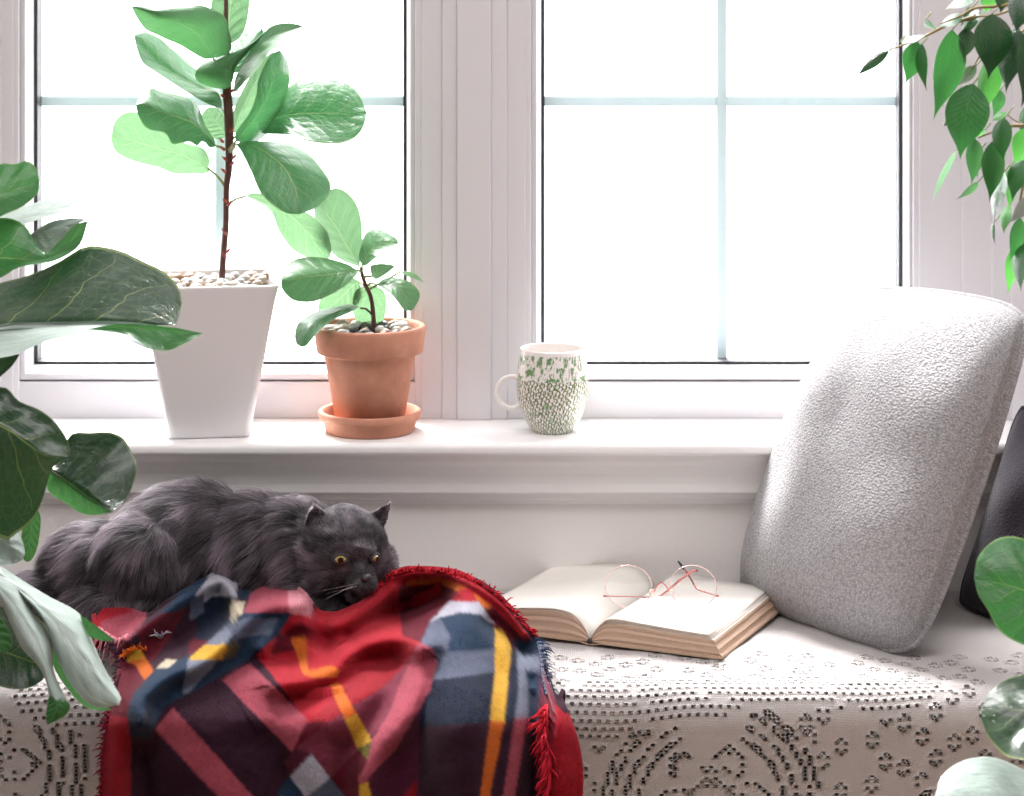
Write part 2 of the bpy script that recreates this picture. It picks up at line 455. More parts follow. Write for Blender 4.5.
# ------------------------------------------------------------------ round glasses on the book
M_rose = plain('rose_metal', (.60, .22, .20, 1), .25, .6, Metallic=.9)
M_rim = plain('pale_rose_metal', (.70, .45, .44, 1), .25, .6, Metallic=.9)
M_black = plain('black_acetate', (.02, .02, .02, 1), .3)
def glasses():
    r = root('round_spectacles', P(661, 606, 2.59), 'round wire spectacles with rosy metal frame standing folded on the open book', 'glasses')
    tilt = math.radians(42); up = Vector((0, math.sin(tilt), math.cos(tilt)))
    rt = Vector((1, .03, 0)).normalized(); R = .0250
    zp = BZ+.0262
    for px, name in ((629, 'left'), (693.5, 'right')):
        b = Vector((X(px, 2.6), 2.588, zp)); c = b+up*R
        pts = [c+rt*(R*math.cos(a))+up*(R*math.sin(a)) for a in np.linspace(0, 2*math.pi, 41)]
        V, Fc = tube_data(pts, .00045, 8, False); mesh_obj('rim', V, Fc, M_rim, r)
        V = [tuple(c+rt*(R*q*math.cos(a))+up*(R*q*math.sin(a))+rt.cross(up)*(.0012*(1-q*q))) for q in (0.001, .5, .985) for a in np.linspace(0, 2*math.pi, 41)[:-1]]
        Fc = [(j*40+k, j*40+(k+1) % 40, (j+1)*40+(k+1) % 40, (j+1)*40+k) for j in (0, 1) for k in range(40)]
        mesh_obj('lens', V, Fc, M_lens, r)
    tube('bridge', [P(654, 592, 2.602), P(657, 586, 2.600), P(661, 583, 2.597), P(665, 585, 2.600), P(669, 591, 2.602)], .0008, M_rose, r, 8)
    for px in (651.5, 671.5):
        V, Fc = lathe_data([(0.0001, 0), (.0022, .0006), (.003, .0025), (.0022, .0045), (.0001, .005)], P(px, 594, 2.60), 16)
        mesh_obj('nose_pad', V, Fc, M_lensp, r)
        tube('pad_arm', [P(px, 592, 2.60), P(px+(-1 if px < 660 else 1)*2, 589, 2.604)], .0004, M_rose, r, 6)
    for px in (603.8, 718.5):
        tube('hinge', [P(px-(-1 if px < 660 else 1)*2.5, 596, 2.602), P(px, 596, 2.604)], .0011, M_rose, r, 8)
    # folded temples crossing behind the lenses
    t1 = [P(604, 596, 2.604), P(630, 596.5, 2.612), P(655, 597, 2.625), P(667, 591, 2.628), P(680, 580, 2.63), P(693, 571, 2.632)]
    a = tube('temple', t1, [.0007, .0007, .0009, .0011, .0014, .0010], M_rose, r, 8)
    tube('temple_tip', [P(684, 577, 2.630), P(693, 571, 2.632), P(698, 571, 2.633)], [.0013, .0015, .0012], M_rose, r, 8)
    t2 = [P(718, 596, 2.604), P(708, 593, 2.616), P(697, 589, 2.63), P(692, 581, 2.636), P(687, 573, 2.638), P(683, 568, 2.640)]
    tube('temple', t2, [.0007, .0008, .0009, .0011, .001], M_rose, r, 8)
    tube('temple_tip', [P(684, 569.5, 2.639), P(681, 565, 2.641), P(678, 561, 2.643)], [.0012, .0014, .0010], M_black, r, 8)
M_lensp = plain('clear_silicone', (.8, .6, .55, 1), .3)
glasses()

# ------------------------------------------------------------------ cushions
def m_knit(name, c0, c1, scale, bump):
    t = NT(name); uv = t.coord('UV')
    mp = t.n('ShaderNodeMapping', {'Vector': uv, 'Scale': (scale, scale*.8, 1)}).outputs[0]
    v = t.n('ShaderNodeTexVoronoi', {'Vector': mp, 'Scale': 1.0, 'Randomness': .75}, feature='F1').outputs['Distance']
    n = t.noise(scale*1.3, uv, 3, .6)
    h = t.math('ADD', t.math('MULTIPLY', v, -1.0), t.math('MULTIPLY', n, .9))
    c = t.mix(t.math('MULTIPLY', t.math('ADD', n, t.math('MULTIPLY', v, -.5)), 1.1), c0, c1)
    return t.done(t.n('ShaderNodeBsdfPrincipled', {'Base Color': c, 'Roughness': .95, 'Specular IOR Level': .1, 'Sheen Weight': .3, 'Normal': t.bump(h, bump, 1)}).outputs[0])
M_knit = m_knit('grey_woven_wool', (.26, .25, .26, 1), (.80, .78, .80, 1), 150, .0020)
M_dark = m_knit('dark_plum_cloth', (.03, .022, .033, 1), (.05, .04, .055, 1), 160, .0006)

def cushion(name, c00, c10, c11, c01, thick, mat, label, cat='cushion', pipe=.0035, seed=0, pinch=.04, front=1.0, back=1.0, overhang=0.0):
    """corners: bottom-left, bottom-right, top-right, top-left"""
    ctr = (c00+c10+c11+c01)/4
    nrm = (c10-c00).cross(c01-c00).normalized()      # points away from the camera when corners run anticlockwise seen from behind
    n = 72
    r = root(name, (ctr.x, ctr.y, min(c00.z, c10.z)), label, cat)
    def S(u, v):   # u,v in -1..1
        # slightly concave sides (corners stick out)
        k = 1-pinch*(1-v*v)*1.0; l = 1-pinch*(1-u*u)
        f_ = 1-.055*(u*v)**6
        uu, vv = u*k*f_, v*l*f_
        a = c00.lerp(c10, (uu+1)/2); b = c01.lerp(c11, (uu+1)/2); return a.lerp(b, (vv+1)/2)
    V = []; UV = []; Fc = []
    W_ = (c10-c00).length; H_ = (c01-c00).length
    for side, amt in ((0, front), (1, back)):
        for j in range(n+1):
            for i in range(n+1):
                u = math.sin(math.pi/2*(2*i/n-1)); v = math.sin(math.pi/2*(2*j/n-1))
                p = S(u, v)
                h = thick*((1-abs(u)**2.6)**.62)*((1-abs(v)**2.6)**.62)
                h += .004*noise.noise(Vector((u*1.9+seed, v*1.9, 3.1)))*(1-u**4)*(1-v**4)*2
                # creases near corners
                cr = .0028*math.sin(9*(abs(u)-abs(v)))*math.exp(-((1-abs(u))**2+(1-abs(v))**2)*9)*(1-abs(u)**8)*(1-abs(v)**8)
                p = p+nrm*((h*amt+cr)*(-1 if side == 0 else 1))
                if side == 1: p = p+(c10-c00).normalized()*(overhang*math.exp(-((u-.72)/.28)**2)*(1-v**4)*(1 if abs(u) < .9999 else 0)*min(1, (1-abs(u))*14))
                V.append(tuple(p)); UV.append(((u+1)/2*W_*3, (v+1)/2*H_*3))
    N = (n+1)**2
    for side in (0, 1):
        for j in range(n):
            for i in range(n):
                a = side*N+j*(n+1)+i; q = (a, a+1, a+n+2, a+n+1)
                Fc.append(q if side == 1 else q[::-1])
    o = mesh_obj('cushion_cover', V, Fc, mat, r, uv=UV)
    bm = bmesh.new(); bm.from_mesh(o.data); bmesh.ops.remove_doubles(bm, verts=bm.verts, dist=1e-5)
    bmesh.ops.recalc_face_normals(bm, faces=bm.faces); bm.to_mesh(o.data); bm.free()
    if pipe:
        ring = []
        seq = [(-1+2*i/40, -1) for i in range(40)]+[(1, -1+2*i/40) for i in range(40)]+[(1-2*i/40, 1) for i in range(40)]+[(-1, 1-2*i/40) for i in range(40)]
        for u, v in seq+[seq[0]]:
            ring.append(S(u*(1 - .018*max(0, abs(v)-.8)/.2), v*(1-.018*max(0, abs(u)-.8)/.2)))
        V, Fc = tube_data(ring, pipe, 10, False)
        UV = [(k/10*.02, (k//10)*.01*3) for k in range(len(V))]
        mesh_obj('piping', V, Fc, mat, r, uv=UV)
    return r
c00 = P(734, 592, 2.735); c10 = P(918, 657, 2.490); c11 = P(1034, 312, 2.56); c01 = P(852, 290, 2.78)
cushion('throw_pillow', c00, c10, c11, c01, .052, M_knit, 'pale grey woven throw pillow leaning at the right end of the lace-covered bench', 'pillow', seed=1, front=1.0, back=1.5, pinch=-.05, overhang=.03)
cushion('dark_cushion', P(955, 606, 2.68), P(1130, 668, 2.50), P(1190, 470, 2.60), P(1020, 400, 2.72), .05, M_dark, 'dark plum cushion leaning behind the pale grey pillow', 'pillow', seed=5)

# ------------------------------------------------------------------ white planter
M_ceram = plain('white_ceramic', (.76, .74, .75, 1), .22, .5, 5, .02)
M_soil = plain('soil', (.06, .04, .03, 1), .95, .2, 80, .4, .003, 90)
def sq_ring(cx, cy, z, h, rad, n=6):
    out = []
    for q, (sx, sy) in enumerate(((1, 1), (-1, 1), (-1, -1), (1, -1))):
        for k in range(n+1):
            a = math.pi/2*q+math.pi/2*k/n
            ox, oy = sx*(h-rad)+rad*math.cos(a), sy*(h-rad)+rad*math.sin(a); cr, sr = math.cos(PROT), math.sin(PROT)
            out.append((cx+ox*cr-oy*sr, cy+ox*sr+oy*cr, z))
    return out
PX, PY = X(208.5, 2.788), 2.784; PROT = math.radians(9)
rig = root('potted_fiddle_leaf_fig', (PX, PY, SZ), 'tall fiddle leaf fig in a square white ceramic planter on the sill', 'plant')
def white_pot():
    H = .176; rings = [(0, .040, .006), (.001, .0455, .008), (.004, .047, .008), (.02, .0495, .009)]
    for k in range(1, 12):
        f = k/12; rings.append((.02+(H-.026)*f, .0495+(.0755-.0495)*f, .009+.001*f))
    rings += [(H-.004, .0768, .011), (H-.001, .0773, .011), (H, .0768, .011), (H, .0730, .010), (H-.002, .0722, .010), (H-.03, .069, .009)]
    V = []; Fc = []; m = 28
    for z, h, rad in rings: V += sq_ring(PX, PY, SZ+z, h, rad)
    for j in range(len(rings)-1):
        for k in range(m): Fc.append((j*m+k, j*m+(k+1) % m, (j+1)*m+(k+1) % m, (j+1)*m+k))
    Fc.append(tuple(range(m-1, -1, -1)))
    mesh_obj('planter', V, Fc, M_ceram, rig)
    z = SZ+H-.013; V = sq_ring(PX, PY, z, .0705, .009); mesh_obj('soil', V, [tuple(range(m))], M_soil, rig, smooth=False)
    return z
soilz = white_pot()

peb_cols = {'cream': (.62, .52, .42), 'tan': (.45, .27, .17), 'grey': (.22, .20, .20), 'white': (.75, .72, .69), 'pinkish': (.55, .38, .32), 'dark': (.10, .09, .09)}
PM = {k: plain('pebble_'+k, tuple(q*.62 for q in v)+(1,), .45, .4, 60, .25) for k, v in peb_cols.items()}
def pebble(c, rx, ry, rz, rot, kind, where, grp):
    bm = bmesh.new(); bmesh.ops.create_icosphere(bm, subdivisions=2, radius=1)
    sd = random.random()*50
    for v in bm.verts:
        f = 1+.22*noise.noise(v.co*1.1+Vector((sd, 0, 0)))
        v.co = Vector((v.co.x*rx*f, v.co.y*ry*f, v.co.z*rz*f))
    o = bm_obj('pebble', bm, PM[kind], smooth=True)
    o.location = c; o.rotation_euler = (rot*.15, .1*math.sin(rot*7), rot)
    tag(o, f'{kind} pebble among the stones topping the {where}', 'pebble', f'{kind} pebbles in the {where}')
def pebbles_in(inside, zc, where, step, seed):
    rnd = random.Random(seed); kinds = list(peb_cols)
    pts = []
    for _ in range(4000):
        x, y = rnd.uniform(-.08, .08), rnd.uniform(-.08, .08)
        if inside(x, y) and all((x-a)**2+(y-b)**2 > step**2 for a, b in pts): pts.append((x, y))
    return pts, rnd, kinds
pts, rnd, kinds = pebbles_in(lambda x, y: abs(x) < .060 and abs(y) < .060 and x*x+y*y > .0001, 0, '', .0135, 2)
for x, y in pts:
    s = rnd.uniform(.0068, .0084)
    pebble((PX+x, PY+y, soilz+.0055+rnd.uniform(0, .0025)), s*rnd.uniform(.95, 1.15), s, s*.72, rnd.uniform(0, 6), rnd.choice(kinds[:4]+['white', 'cream', 'pinkish', 'tan']), 'square white planter', '')

# ------------------------------------------------------------------ terracotta pot and saucer
def m_terra():
    t = NT('terracotta'); co = t.coord()
    n = t.noise(25, co, 6, .65); n2 = t.noise(90, co, 4)
    c = t.ramp(n, [(.3, (.50, .22, .145, 1)), (.55, (.61, .29, .195, 1)), (.8, (.68, .39, .29, 1))])
    return t.done(t.n('ShaderNodeBsdfPrincipled', {'Base Color': c, 'Roughness': .75, 'Specular IOR Level': .25, 'Normal': t.bump(n2, .0005)}).outputs[0])
M_terra = m_terra()
TX, TY = X(370, 2.785), 2.783
lathe('saucer', [(.0001, 0), (.049, 0), (.0515, .002), (.0535, .014), (.0580, .0155), (.0590, .018), (.0590, .0235), (.0575, .025), (.0545, .0245), (.0525, .012), (.049, .0065), (.0001, .006)], (TX, TY, SZ), M_terra, None, 72)
sa = bpy.data.objects['saucer']; tag(sa, 'round terracotta saucer on the white sill under the terracotta pot', 'saucer')
rt_ = root('potted_seedling_fig', (TX, TY, SZ+.0067), 'small fiddle leaf fig in a round terracotta pot standing in its saucer', 'plant')
lathe('pot', [(.0001, 0), (.036, 0), (.0385, .001), (.0525, .081), (.0530, .084), (.0600, .0845), (.0612, .086), (.0645, .1115), (.0640, .1145), (.0620, .1155), (.0588, .115), (.0575, .112), (.055, .100)], (TX, TY, SZ+.0067), M_terra, rt_, 80)
tz = SZ+.0067+.1025
lathe('soil', [(.0001, .0005), (.0566, 0)], (TX, TY, tz), M_soil, rt_, 40)
pts, rnd, kinds = pebbles_in(lambda x, y: .0002 < x*x+y*y < .0475**2, 0, '', .0135, 9)
for x, y in pts:
    s = rnd.uniform(.0066, .0084)
    pebble((TX+x, TY+y, tz+.005+rnd.uniform(0, .003)), s*rnd.uniform(.95, 1.15), s, s*.72, rnd.uniform(0, 6), rnd.choice(kinds), 'round terracotta pot', '')

# ------------------------------------------------------------------ mug
def m_mug():
    t = NT('patterned_ceramic'); co = t.coord('UV')
    sep = t.n('ShaderNodeSeparateXYZ', {0: co}); u, v = sep.outputs[0], sep.outputs[1]
    # small crescent leaves: rings of offset voronoi cells
    mp = t.n('ShaderNodeMapping', {'Vector': co, 'Scale': (34, 17, 1), 'Rotation': (0, 0, .5)}).outputs[0]
    wv = t.n('ShaderNodeTexWave', {'Vector': co, 'Scale': 3.2, 'Distortion': 9, 'Detail': 2.5, 'Detail Scale': 1.6, 'Detail Roughness': .6}).outputs['Fac']
    vo = t.n('ShaderNodeTexVoronoi', {'Vector': mp, 'Scale': 1.0, 'Randomness': .35}, feature='F1')
    d1 = vo.outputs['Distance']
    mp2 = t.n('ShaderNodeMapping', {'Vector': mp, 'Location': (.26, .16, 0)}).outputs[0]
    d2 = t.n('ShaderNodeTexVoronoi', {'Vector': mp2, 'Scale': 1.0, 'Randomness': .35}, feature='F1').outputs['Distance']
    cres = t.math('MULTIPLY', t.math('LESS_THAN', d1, .50), t.math('GREATER_THAN', d2, .36))
    vine = t.math('LESS_THAN', t.math('ABSOLUTE', t.math('SUBTRACT', wv, .5)), .10)
    low = t.math('LESS_THAN', v, t.math('ADD', .60, t.math('MULTIPLY', t.noise(7, co, 2), .12)))
    pat = t.math('MULTIPLY', t.math('MAXIMUM', cres, vine), low)
    mp3 = t.n('ShaderNodeMapping', {'Vector': co, 'Scale': (17, 6.5, 1)}).outputs[0]
    blob = t.math('GREATER_THAN', t.noise(1.3, mp3, 4, .7), .53)
    up = t.math('MULTIPLY', blob, t.math('MULTIPLY', t.math('SUBTRACT', 1.0, low), t.math('LESS_THAN', v, .955)))
    stems = t.math('MULTIPLY', t.math('GREATER_THAN', t.noise(1.0, t.n('ShaderNodeMapping', {'Vector': co, 'Scale': (70, 6, 1)}).outputs[0], 2), .60), t.math('MULTIPLY', t.math('GREATER_THAN', v, .68), t.math('LESS_THAN', v, .955)))
    splash = t.math('GREATER_THAN', t.noise(9, co, 2), .66)
    base = t.mix(t.math('MULTIPLY', splash, low), (.86, .82, .79, 1), (.50, .70, .50, 1))
    c = t.mix(pat, base, (.13, .17, .05, 1)); c = t.mix(up, c, (.16, .30, .13, 1)); c = t.mix(t.math('MULTIPLY', stems, .7), c, (.30, .30, .20, 1))
    return t.done(t.n('ShaderNodeBsdfPrincipled', {'Base Color': c, 'Roughness': .2, 'Coat Weight': .3}).outputs[0])
MX, MY = X(552.5, 2.788), 2.782
mug = root('patterned_mug', (MX, MY, SZ), 'white mug with green leaf pattern on the white window sill', 'mug')
M_mug = m_mug(); M_mugw = plain('cream_glaze', (.84, .79, .76, 1), .2)
prof = [(.0225, 0), (.0240, .001), (.0250, .003)]
for k in range(0, 17):
    f = k/16; z = .004+f*.090
    rr = float(interp_s(np.array([z]), [.004, .015, .03, .045, .06, .075, .085, .094], [.0262, .0325, .0385, .0412, .0415, .0400, .0388, .0378])[0]); prof.append((rr, z))
prof += [(.0376, .0952)]
n = 72; V = []; UV = []; Fc = []
for (rr, z) in prof:
    for i in range(n+1):
        a = 2*math.pi*i/n+math.pi/2; V.append((MX+rr*math.cos(a), MY+rr*math.sin(a), SZ+z)); UV.append((i/n*2.0, z/.0955))
for j in range(len(prof)-1):
    for i in range(n): a = j*(n+1)+i; Fc.append((a, a+1, a+n+2, a+n+1))
mesh_obj('mug_body', V, Fc, M_mug, mug, uv=UV)
lathe('mug_lining', [(.0001, .0005), (.0226, .0002)], (MX, MY, SZ), M_mugw, mug)
lathe('mug_interior', [(.0376, .0952), (.0368, .0962), (.0358, .0950), (.0375, .080), (.0392, .060), (.036, .030), (.024, .008), (.0001, .006)], (MX, MY, SZ), M_mugw, mug)
hp = [(-.0375, .066), (-.046, .0685), (-.056, .066), (-.0625, .058), (-.0640, .049), (-.061, .040), (-.054, .034), (-.045, .0325), (-.0375, .036)]
tube('handle', [(MX+a, MY-.004, SZ+b-.005) for a, b in hp], [.0030, .0028, .0026, .0026, .0026, .0026, .0026, .0028, .003], M_mugw, mug, 12)
# ------------------------------------------------------------------ leaves
def m_leaf(name, front, back, trans, vein, side=7.0, rough=.28, tmix=.45, veinw=1.0, coat=.3, dome_=.4):
    t = NT(name); co = t.coord('UV')
    sep = t.n('ShaderNodeSeparateXYZ', {0: co}); u, v = sep.outputs[0], sep.outputs[1]
    av = t.math('ABSOLUTE', v)
    wob = t.math('MULTIPLY', t.math('SUBTRACT', t.noise(3, co, 2), .5), .5)
    # midrib
    mid = t.math('LESS_THAN', av, t.math('MULTIPLY', .020*veinw, t.math('SUBTRACT', 1.25, u)))
    # side veins curve towards the tip
    sgn = t.math('MULTIPLY', t.math('GREATER_THAN', v, 0.0), .5)
    ph = t.math('ADD', t.math('ADD', t.math('SUBTRACT', t.math('MULTIPLY', u, side), t.math('MULTIPLY', t.math('POWER', av, .75), side*.20)), sgn), wob)
    fr = t.math('ABSOLUTE', t.math('SUBTRACT', t.math('FRACT', ph), .5))
    lat = t.math('MULTIPLY', t.math('LESS_THAN', fr, t.math('MULTIPLY', .022*veinw, t.math('SUBTRACT', 1.1, av))), t.math('LESS_THAN', av, .88))
    net = t.n('ShaderNodeTexVoronoi', {'Vector': t.n('ShaderNodeMapping', {'Vector': co, 'Scale': (26, 9, 1)}).outputs[0], 'Scale': 1.0}, feature='DISTANCE_TO_EDGE').outputs['Distance']
    netm = t.math('LESS_THAN', net, .05)
    rim = t.math('GREATER_THAN', av, .965)
    vn = t.math('MAXIMUM', t.math('MAXIMUM', mid, t.math('MULTIPLY', lat, .75)), t.math('MULTIPLY', rim, .7))
    vn = t.math('MAXIMUM', vn, t.math('MULTIPLY', netm, .10))
    n = t.noise(5, co, 4, .6)
    f1 = t.mix(n, tuple(c*.75 for c in front[:3])+(1,), tuple(c*1.25 for c in front[:3])+(1,))
    bf = t.n('ShaderNodeNewGeometry').outputs['Backfacing']
    c = t.mix(bf, f1, back); c = t.mix(vn, c, vein)
    dome = t.math('MULTIPLY', t.math('ABSOLUTE', t.math('SINE', t.math('MULTIPLY', ph, math.pi))), dome_)
    h = t.math('ADD', t.math('SUBTRACT', dome, t.math('MULTIPLY', vn, .5)), t.math('MULTIPLY', t.noise(9, co, 3), .8))
    bp = t.bump(h, .0016, .9)
    rg = t.mix(bf, (rough,)*3+(1,), (.5, .5, .5, 1))
    pr = t.n('ShaderNodeBsdfPrincipled', {'Base Color': c, 'Roughness': rg, 'Specular IOR Level': .5, 'Coat Weight': coat, 'Coat Roughness': .25, 'Normal': bp}).outputs[0]
    tc = t.mix(t.math('MULTIPLY', vn, .6), trans, tuple(min(1, x*1.3+.05) for x in trans[:3])+(1,))
    tr = t.n('ShaderNodeBsdfTranslucent', {'Color': tc, 'Normal': bp}).outputs[0]
    return t.done(t.n('ShaderNodeMixShader', {0: tmix, 1: pr, 2: tr}).outputs[0])
YV = (.45, .46, .16, 1)
M_lfig = m_leaf('fig_leaf', (.035, .15, .05, 1), (.13, .25, .13, 1), (.05, .18, .06, 1), YV, rough=.3)
M_lfigb = m_leaf('fig_leaf_bright', (.06, .26, .07, 1), (.16, .32, .14, 1), (.12, .22, .11, 1), YV, rough=.35, tmix=.55)
M_lmid = m_leaf('fig_leaf_mid', (.05, .20, .06, 1), (.14, .28, .12, 1), (.075, .20, .075, 1), YV, rough=.35, tmix=.5)
M_lgloss = m_leaf('fig_leaf_glossy', (.10, .20, .11, 1), (.13, .25, .13, 1), (.07, .20, .08, 1), YV, rough=.35, tmix=.25, coat=.4)
M_lfigu = m_leaf('fig_leaf_underside', (.06, .17, .07, 1), (.06, .17, .07, 1), (.05, .16, .05, 1), (.12, .10, .05, 1), rough=.45)
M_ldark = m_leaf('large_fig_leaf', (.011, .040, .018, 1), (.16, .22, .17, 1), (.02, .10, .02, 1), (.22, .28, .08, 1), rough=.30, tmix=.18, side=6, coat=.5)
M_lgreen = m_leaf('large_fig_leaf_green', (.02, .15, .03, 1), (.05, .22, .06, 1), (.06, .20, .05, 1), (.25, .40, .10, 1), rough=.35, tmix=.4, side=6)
M_lsilv = m_leaf('large_fig_leaf_silver', (.34, .42, .38, 1), (.03, .20, .04, 1), (.05, .12, .05, 1), (.45, .52, .46, 1), rough=.38, tmix=.12, side=5)  # silver front: pale underside tone with window sheen put into the colour
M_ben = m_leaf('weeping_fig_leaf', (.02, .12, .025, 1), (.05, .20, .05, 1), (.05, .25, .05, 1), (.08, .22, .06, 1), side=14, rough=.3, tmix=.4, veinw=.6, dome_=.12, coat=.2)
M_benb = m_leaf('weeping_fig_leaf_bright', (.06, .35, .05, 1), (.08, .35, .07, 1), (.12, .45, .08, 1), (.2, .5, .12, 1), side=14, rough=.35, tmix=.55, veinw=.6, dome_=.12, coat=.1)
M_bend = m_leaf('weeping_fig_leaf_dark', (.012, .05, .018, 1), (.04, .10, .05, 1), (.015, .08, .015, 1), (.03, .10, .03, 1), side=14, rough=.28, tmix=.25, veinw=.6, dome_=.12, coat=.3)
M_bark = plain('fig_bark', (.10, .045, .035, 1), .7, .3, 150, .5, .0015, 300)
M_twig = plain('twig', (.30, .22, .10, 1), .6, .3, 80, .3)
M_stalk = plain('leaf_stalk', (.20, .26, .08, 1), .5, .3, 60, .2)
M_bud = plain('red_bud_scale', (.35, .05, .03, 1), .5)

PROF = {
 'fig':    ([0, .06, .18, .35, .55, .72, .86, .95, .985, 1], [.10, .40, .62, .72, .90, 1.0, .86, .56, .33, .0]),
 'broad':  ([0, .05, .15, .30, .50, .70, .86, .95, .985, 1], [.15, .55, .85, .98, 1.0, .93, .72, .45, .27, .0]),
 'base':   ([0, .05, .15, .30, .50, .70, .85, .95, .985, 1], [.25, .80, 1.0, .96, .80, .56, .33, .15, .08, .0]),
 'ficus':  ([0, .06, .18, .35, .50, .65, .78, .86, .93, 1], [.06, .42, .82, 1.0, .92, .66, .34, .16, .06, .0]),
}
def leaf(rt, base, tip, a, b, D=(2.78, 2.78), bend=(0, 0, 0), da=0.0, db=0.0, prof='fig', mat=None, fold=0.0, wave=.0, droop=0.0, stalk=None, nu=28, nv=16, curl=0.0, seed=0, name='leaf', sw=.0016, smat=None):
    """base, tip: where the blade starts and ends; a, b: half widths left and right of that line;
    D: distances of base and tip; bend: sideways bow (px, px, m); da, db: depth offset of the two edges"""
    bx, by = base; tx, ty = tip; L = math.hypot(tx-bx, ty-by); dx, dy = (tx-bx)/L, (ty-by)/L
    nx_, ny_ = dy, -dx
    V = []; UV = []; Fc = []
    us = np.linspace(0, 1, nu+1)
    pr = interp_s(us, *PROF[prof])
    for i, u in enumerate(us):
        B = 4*u*(1-u)
        mx = bx+(tx-bx)*u+bend[0]*B; my = by+(ty-by)*u+bend[1]*B; md = D[0]+(D[1]-D[0])*u+bend[2]*B
        # local side direction follows the bow
        tdx = (tx-bx)+bend[0]*4*(1-2*u); tdy = (ty-by)+bend[1]*4*(1-2*u); tl = math.hypot(tdx, tdy) or 1
        sx, sy = tdy/tl, -tdx/tl
        sx, sy = (sx*.6+nx_*.4), (sy*.6+ny_*.4)
        for j in range(nv+1):
            v = -1+2*j/nv
            wd = (a if v > 0 else b)*abs(v)*pr[i]*(1 if v > 0 else -1)
            dd = (da if v > 0 else db)*(abs(v)**1.3)*pr[i]
            cup = fold*(v*v-.4*abs(v))*pr[i]
            wv = wave*math.sin(u*15+seed*2.1+(2.0 if v > 0 else 0))*abs(v)**2*pr[i]
            quilt = .0009*math.sin((u*6.5-abs(v)*1.3+(.5 if v > 0 else 0))*2*math.pi)*min(1, abs(v)*3)*(1-abs(v)**4) if prof != 'ficus' else 0
            px = mx+sx*wd+sx*wv*900; py = my+sy*wd+sy*wv*700+curl*abs(v)**2*pr[i]
            V.append(tuple(P(px, py, md+dd+cup+wv+quilt))); UV.append((u, v))
    for i in range(nu):
        for j in range(nv):
            q = i*(nv+1)+j; Fc.append((q, q+1, q+nv+2, q+nv+1))
    o = mesh_obj(name, V, Fc, mat or M_lfig, rt, uv=UV)
    # make the upper face point up / towards the camera unless the normal is reversed on purpose
    me = o.data; nz = Vector((0, 0, 0))
    for p in me.polygons: nz += p.normal*p.area
    if nz.y > 0: me.flip_normals()
    if stalk:
        pts = [P(*s) for s in stalk]+[P(bx, by, D[0])]
        s_ = tube('petiole', pts, [sw, sw*.8], smat or M_stalk, o if False else rt, 8, 6)
    return o

def leaf2(rt, mid, A, B, D=(2.78, 2.78), dm=0.0, da=0.0, db=0.0, mat=None, fold=0.0, stalk=None, nu=30, nv=16, seed=0, sw=.0016, smat=None, name='leaf', ripple=.0006):
    """mid: midrib from base to tip; A, B: the two margins (without the shared ends)"""
    us = np.linspace(0, 1, nu+1)
    def res(pts):
        sp = smooth_path([Vector((x, y, 0)) for x, y in pts], 8); q_ = np.array([(v.x, v.y) for v in sp])
        d_ = np.concatenate([[0], np.cumsum(np.hypot(*np.diff(q_, axis=0).T))]); d_ /= d_[-1]
        return np.stack([np.interp(us, d_, q_[:, 0]), np.interp(us, d_, q_[:, 1])], -1)
    m_, a_, b_ = res(mid), res([mid[0]]+A+[mid[-1]]), res([mid[0]]+B+[mid[-1]])
    V = []; UV = []; Fc = []
    for i, u in enumerate(us):
        md = D[0]+(D[1]-D[0])*u+dm*4*u*(1-u); env = math.sin(math.pi*min(1, u*1.02))**.6
        for j in range(nv+1):
            v = -1+2*j/nv; e_ = a_[i] if v > 0 else b_[i]; k = abs(v)
            px, py = m_[i]*(1-k)+e_*k
            dd = (da if v > 0 else db)*(k**1.3)*env+fold*(k*k-.5*k)*env
            rp_ = ripple*(math.sin((u*6.5-k*1.3+(.5 if v > 0 else 0)+seed)*2*math.pi)*min(1, k*3)*(1-k**4)+2.2*noise.noise(Vector((u*4, v*2.2, seed*3.3)))*k)
            V.append(tuple(P(px, py, md+dd+rp_*env))); UV.append((u, v))
    for i in range(nu):
        for j in range(nv):
            q_ = i*(nv+1)+j; Fc.append((q_, q_+1, q_+nv+2, q_+nv+1))
    o = mesh_obj(name, V, Fc, mat or M_lfig, rt, uv=UV); me = o.data; nz = Vector((0, 0, 0))
    for p_ in me.polygons: nz += p_.normal*p_.area
    if nz.y > 0: me.flip_normals()
    if stalk:
        tube('petiole', [P(*s_) for s_ in stalk]+[P(mid[0][0], mid[0][1], D[0])], [sw, sw*.8], smat or M_stalk, rt, 8, 6)
    return o

# ---- tall fiddle leaf fig
D0 = 2.79
stem = [P(221.5, 292, 2.79), P(223, 262, 2.79), P(226, 225, 2.79), P(226.5, 190, 2.785), P(229, 165, 2.785), P(229, 120, 2.785), P(227, 88, 2.785), P(227, 60, 2.785), P(226, 30, 2.785), P(226, -20, 2.785)]
tube('stem', stem, [.0040, .0035, .0034, .0034, .0042, .0055, .0052, .0040, .003, .002], M_bark, rig, 12)
rb = random.Random(4)
for k, (x, y) in enumerate([(222, 95), (233, 90), (222, 148), (235, 156), (224, 158), (233, 163), (224, 200), (230, 203), (224, 232), (229, 250), (224, 255), (232, 130), (223, 170), (234, 148), (221, 140)]):
    side = -1 if x < 228 else 1
    V, Fc = tube_data(smooth_path([P(x-side*2, y+2, 2.78), P(x, y, 2.776), P(x+side*rb.uniform(1, 3), y-rb.uniform(1, 5), 2.775)], 3), [.0018]*4+[.0010, .0007, .0002][:3], 6)
    mesh_obj('bud_scale', V, Fc, M_bud, rig)
L = lambda *a, **k: leaf(rig, *a, **k)
L((226, 44), (236, -46), 19, 19, (2.80, 2.83), prof='broad', mat=M_lfigb, da=.01, db=-.01)
K = lambda *a, **k: leaf2(rig, *a, **k)
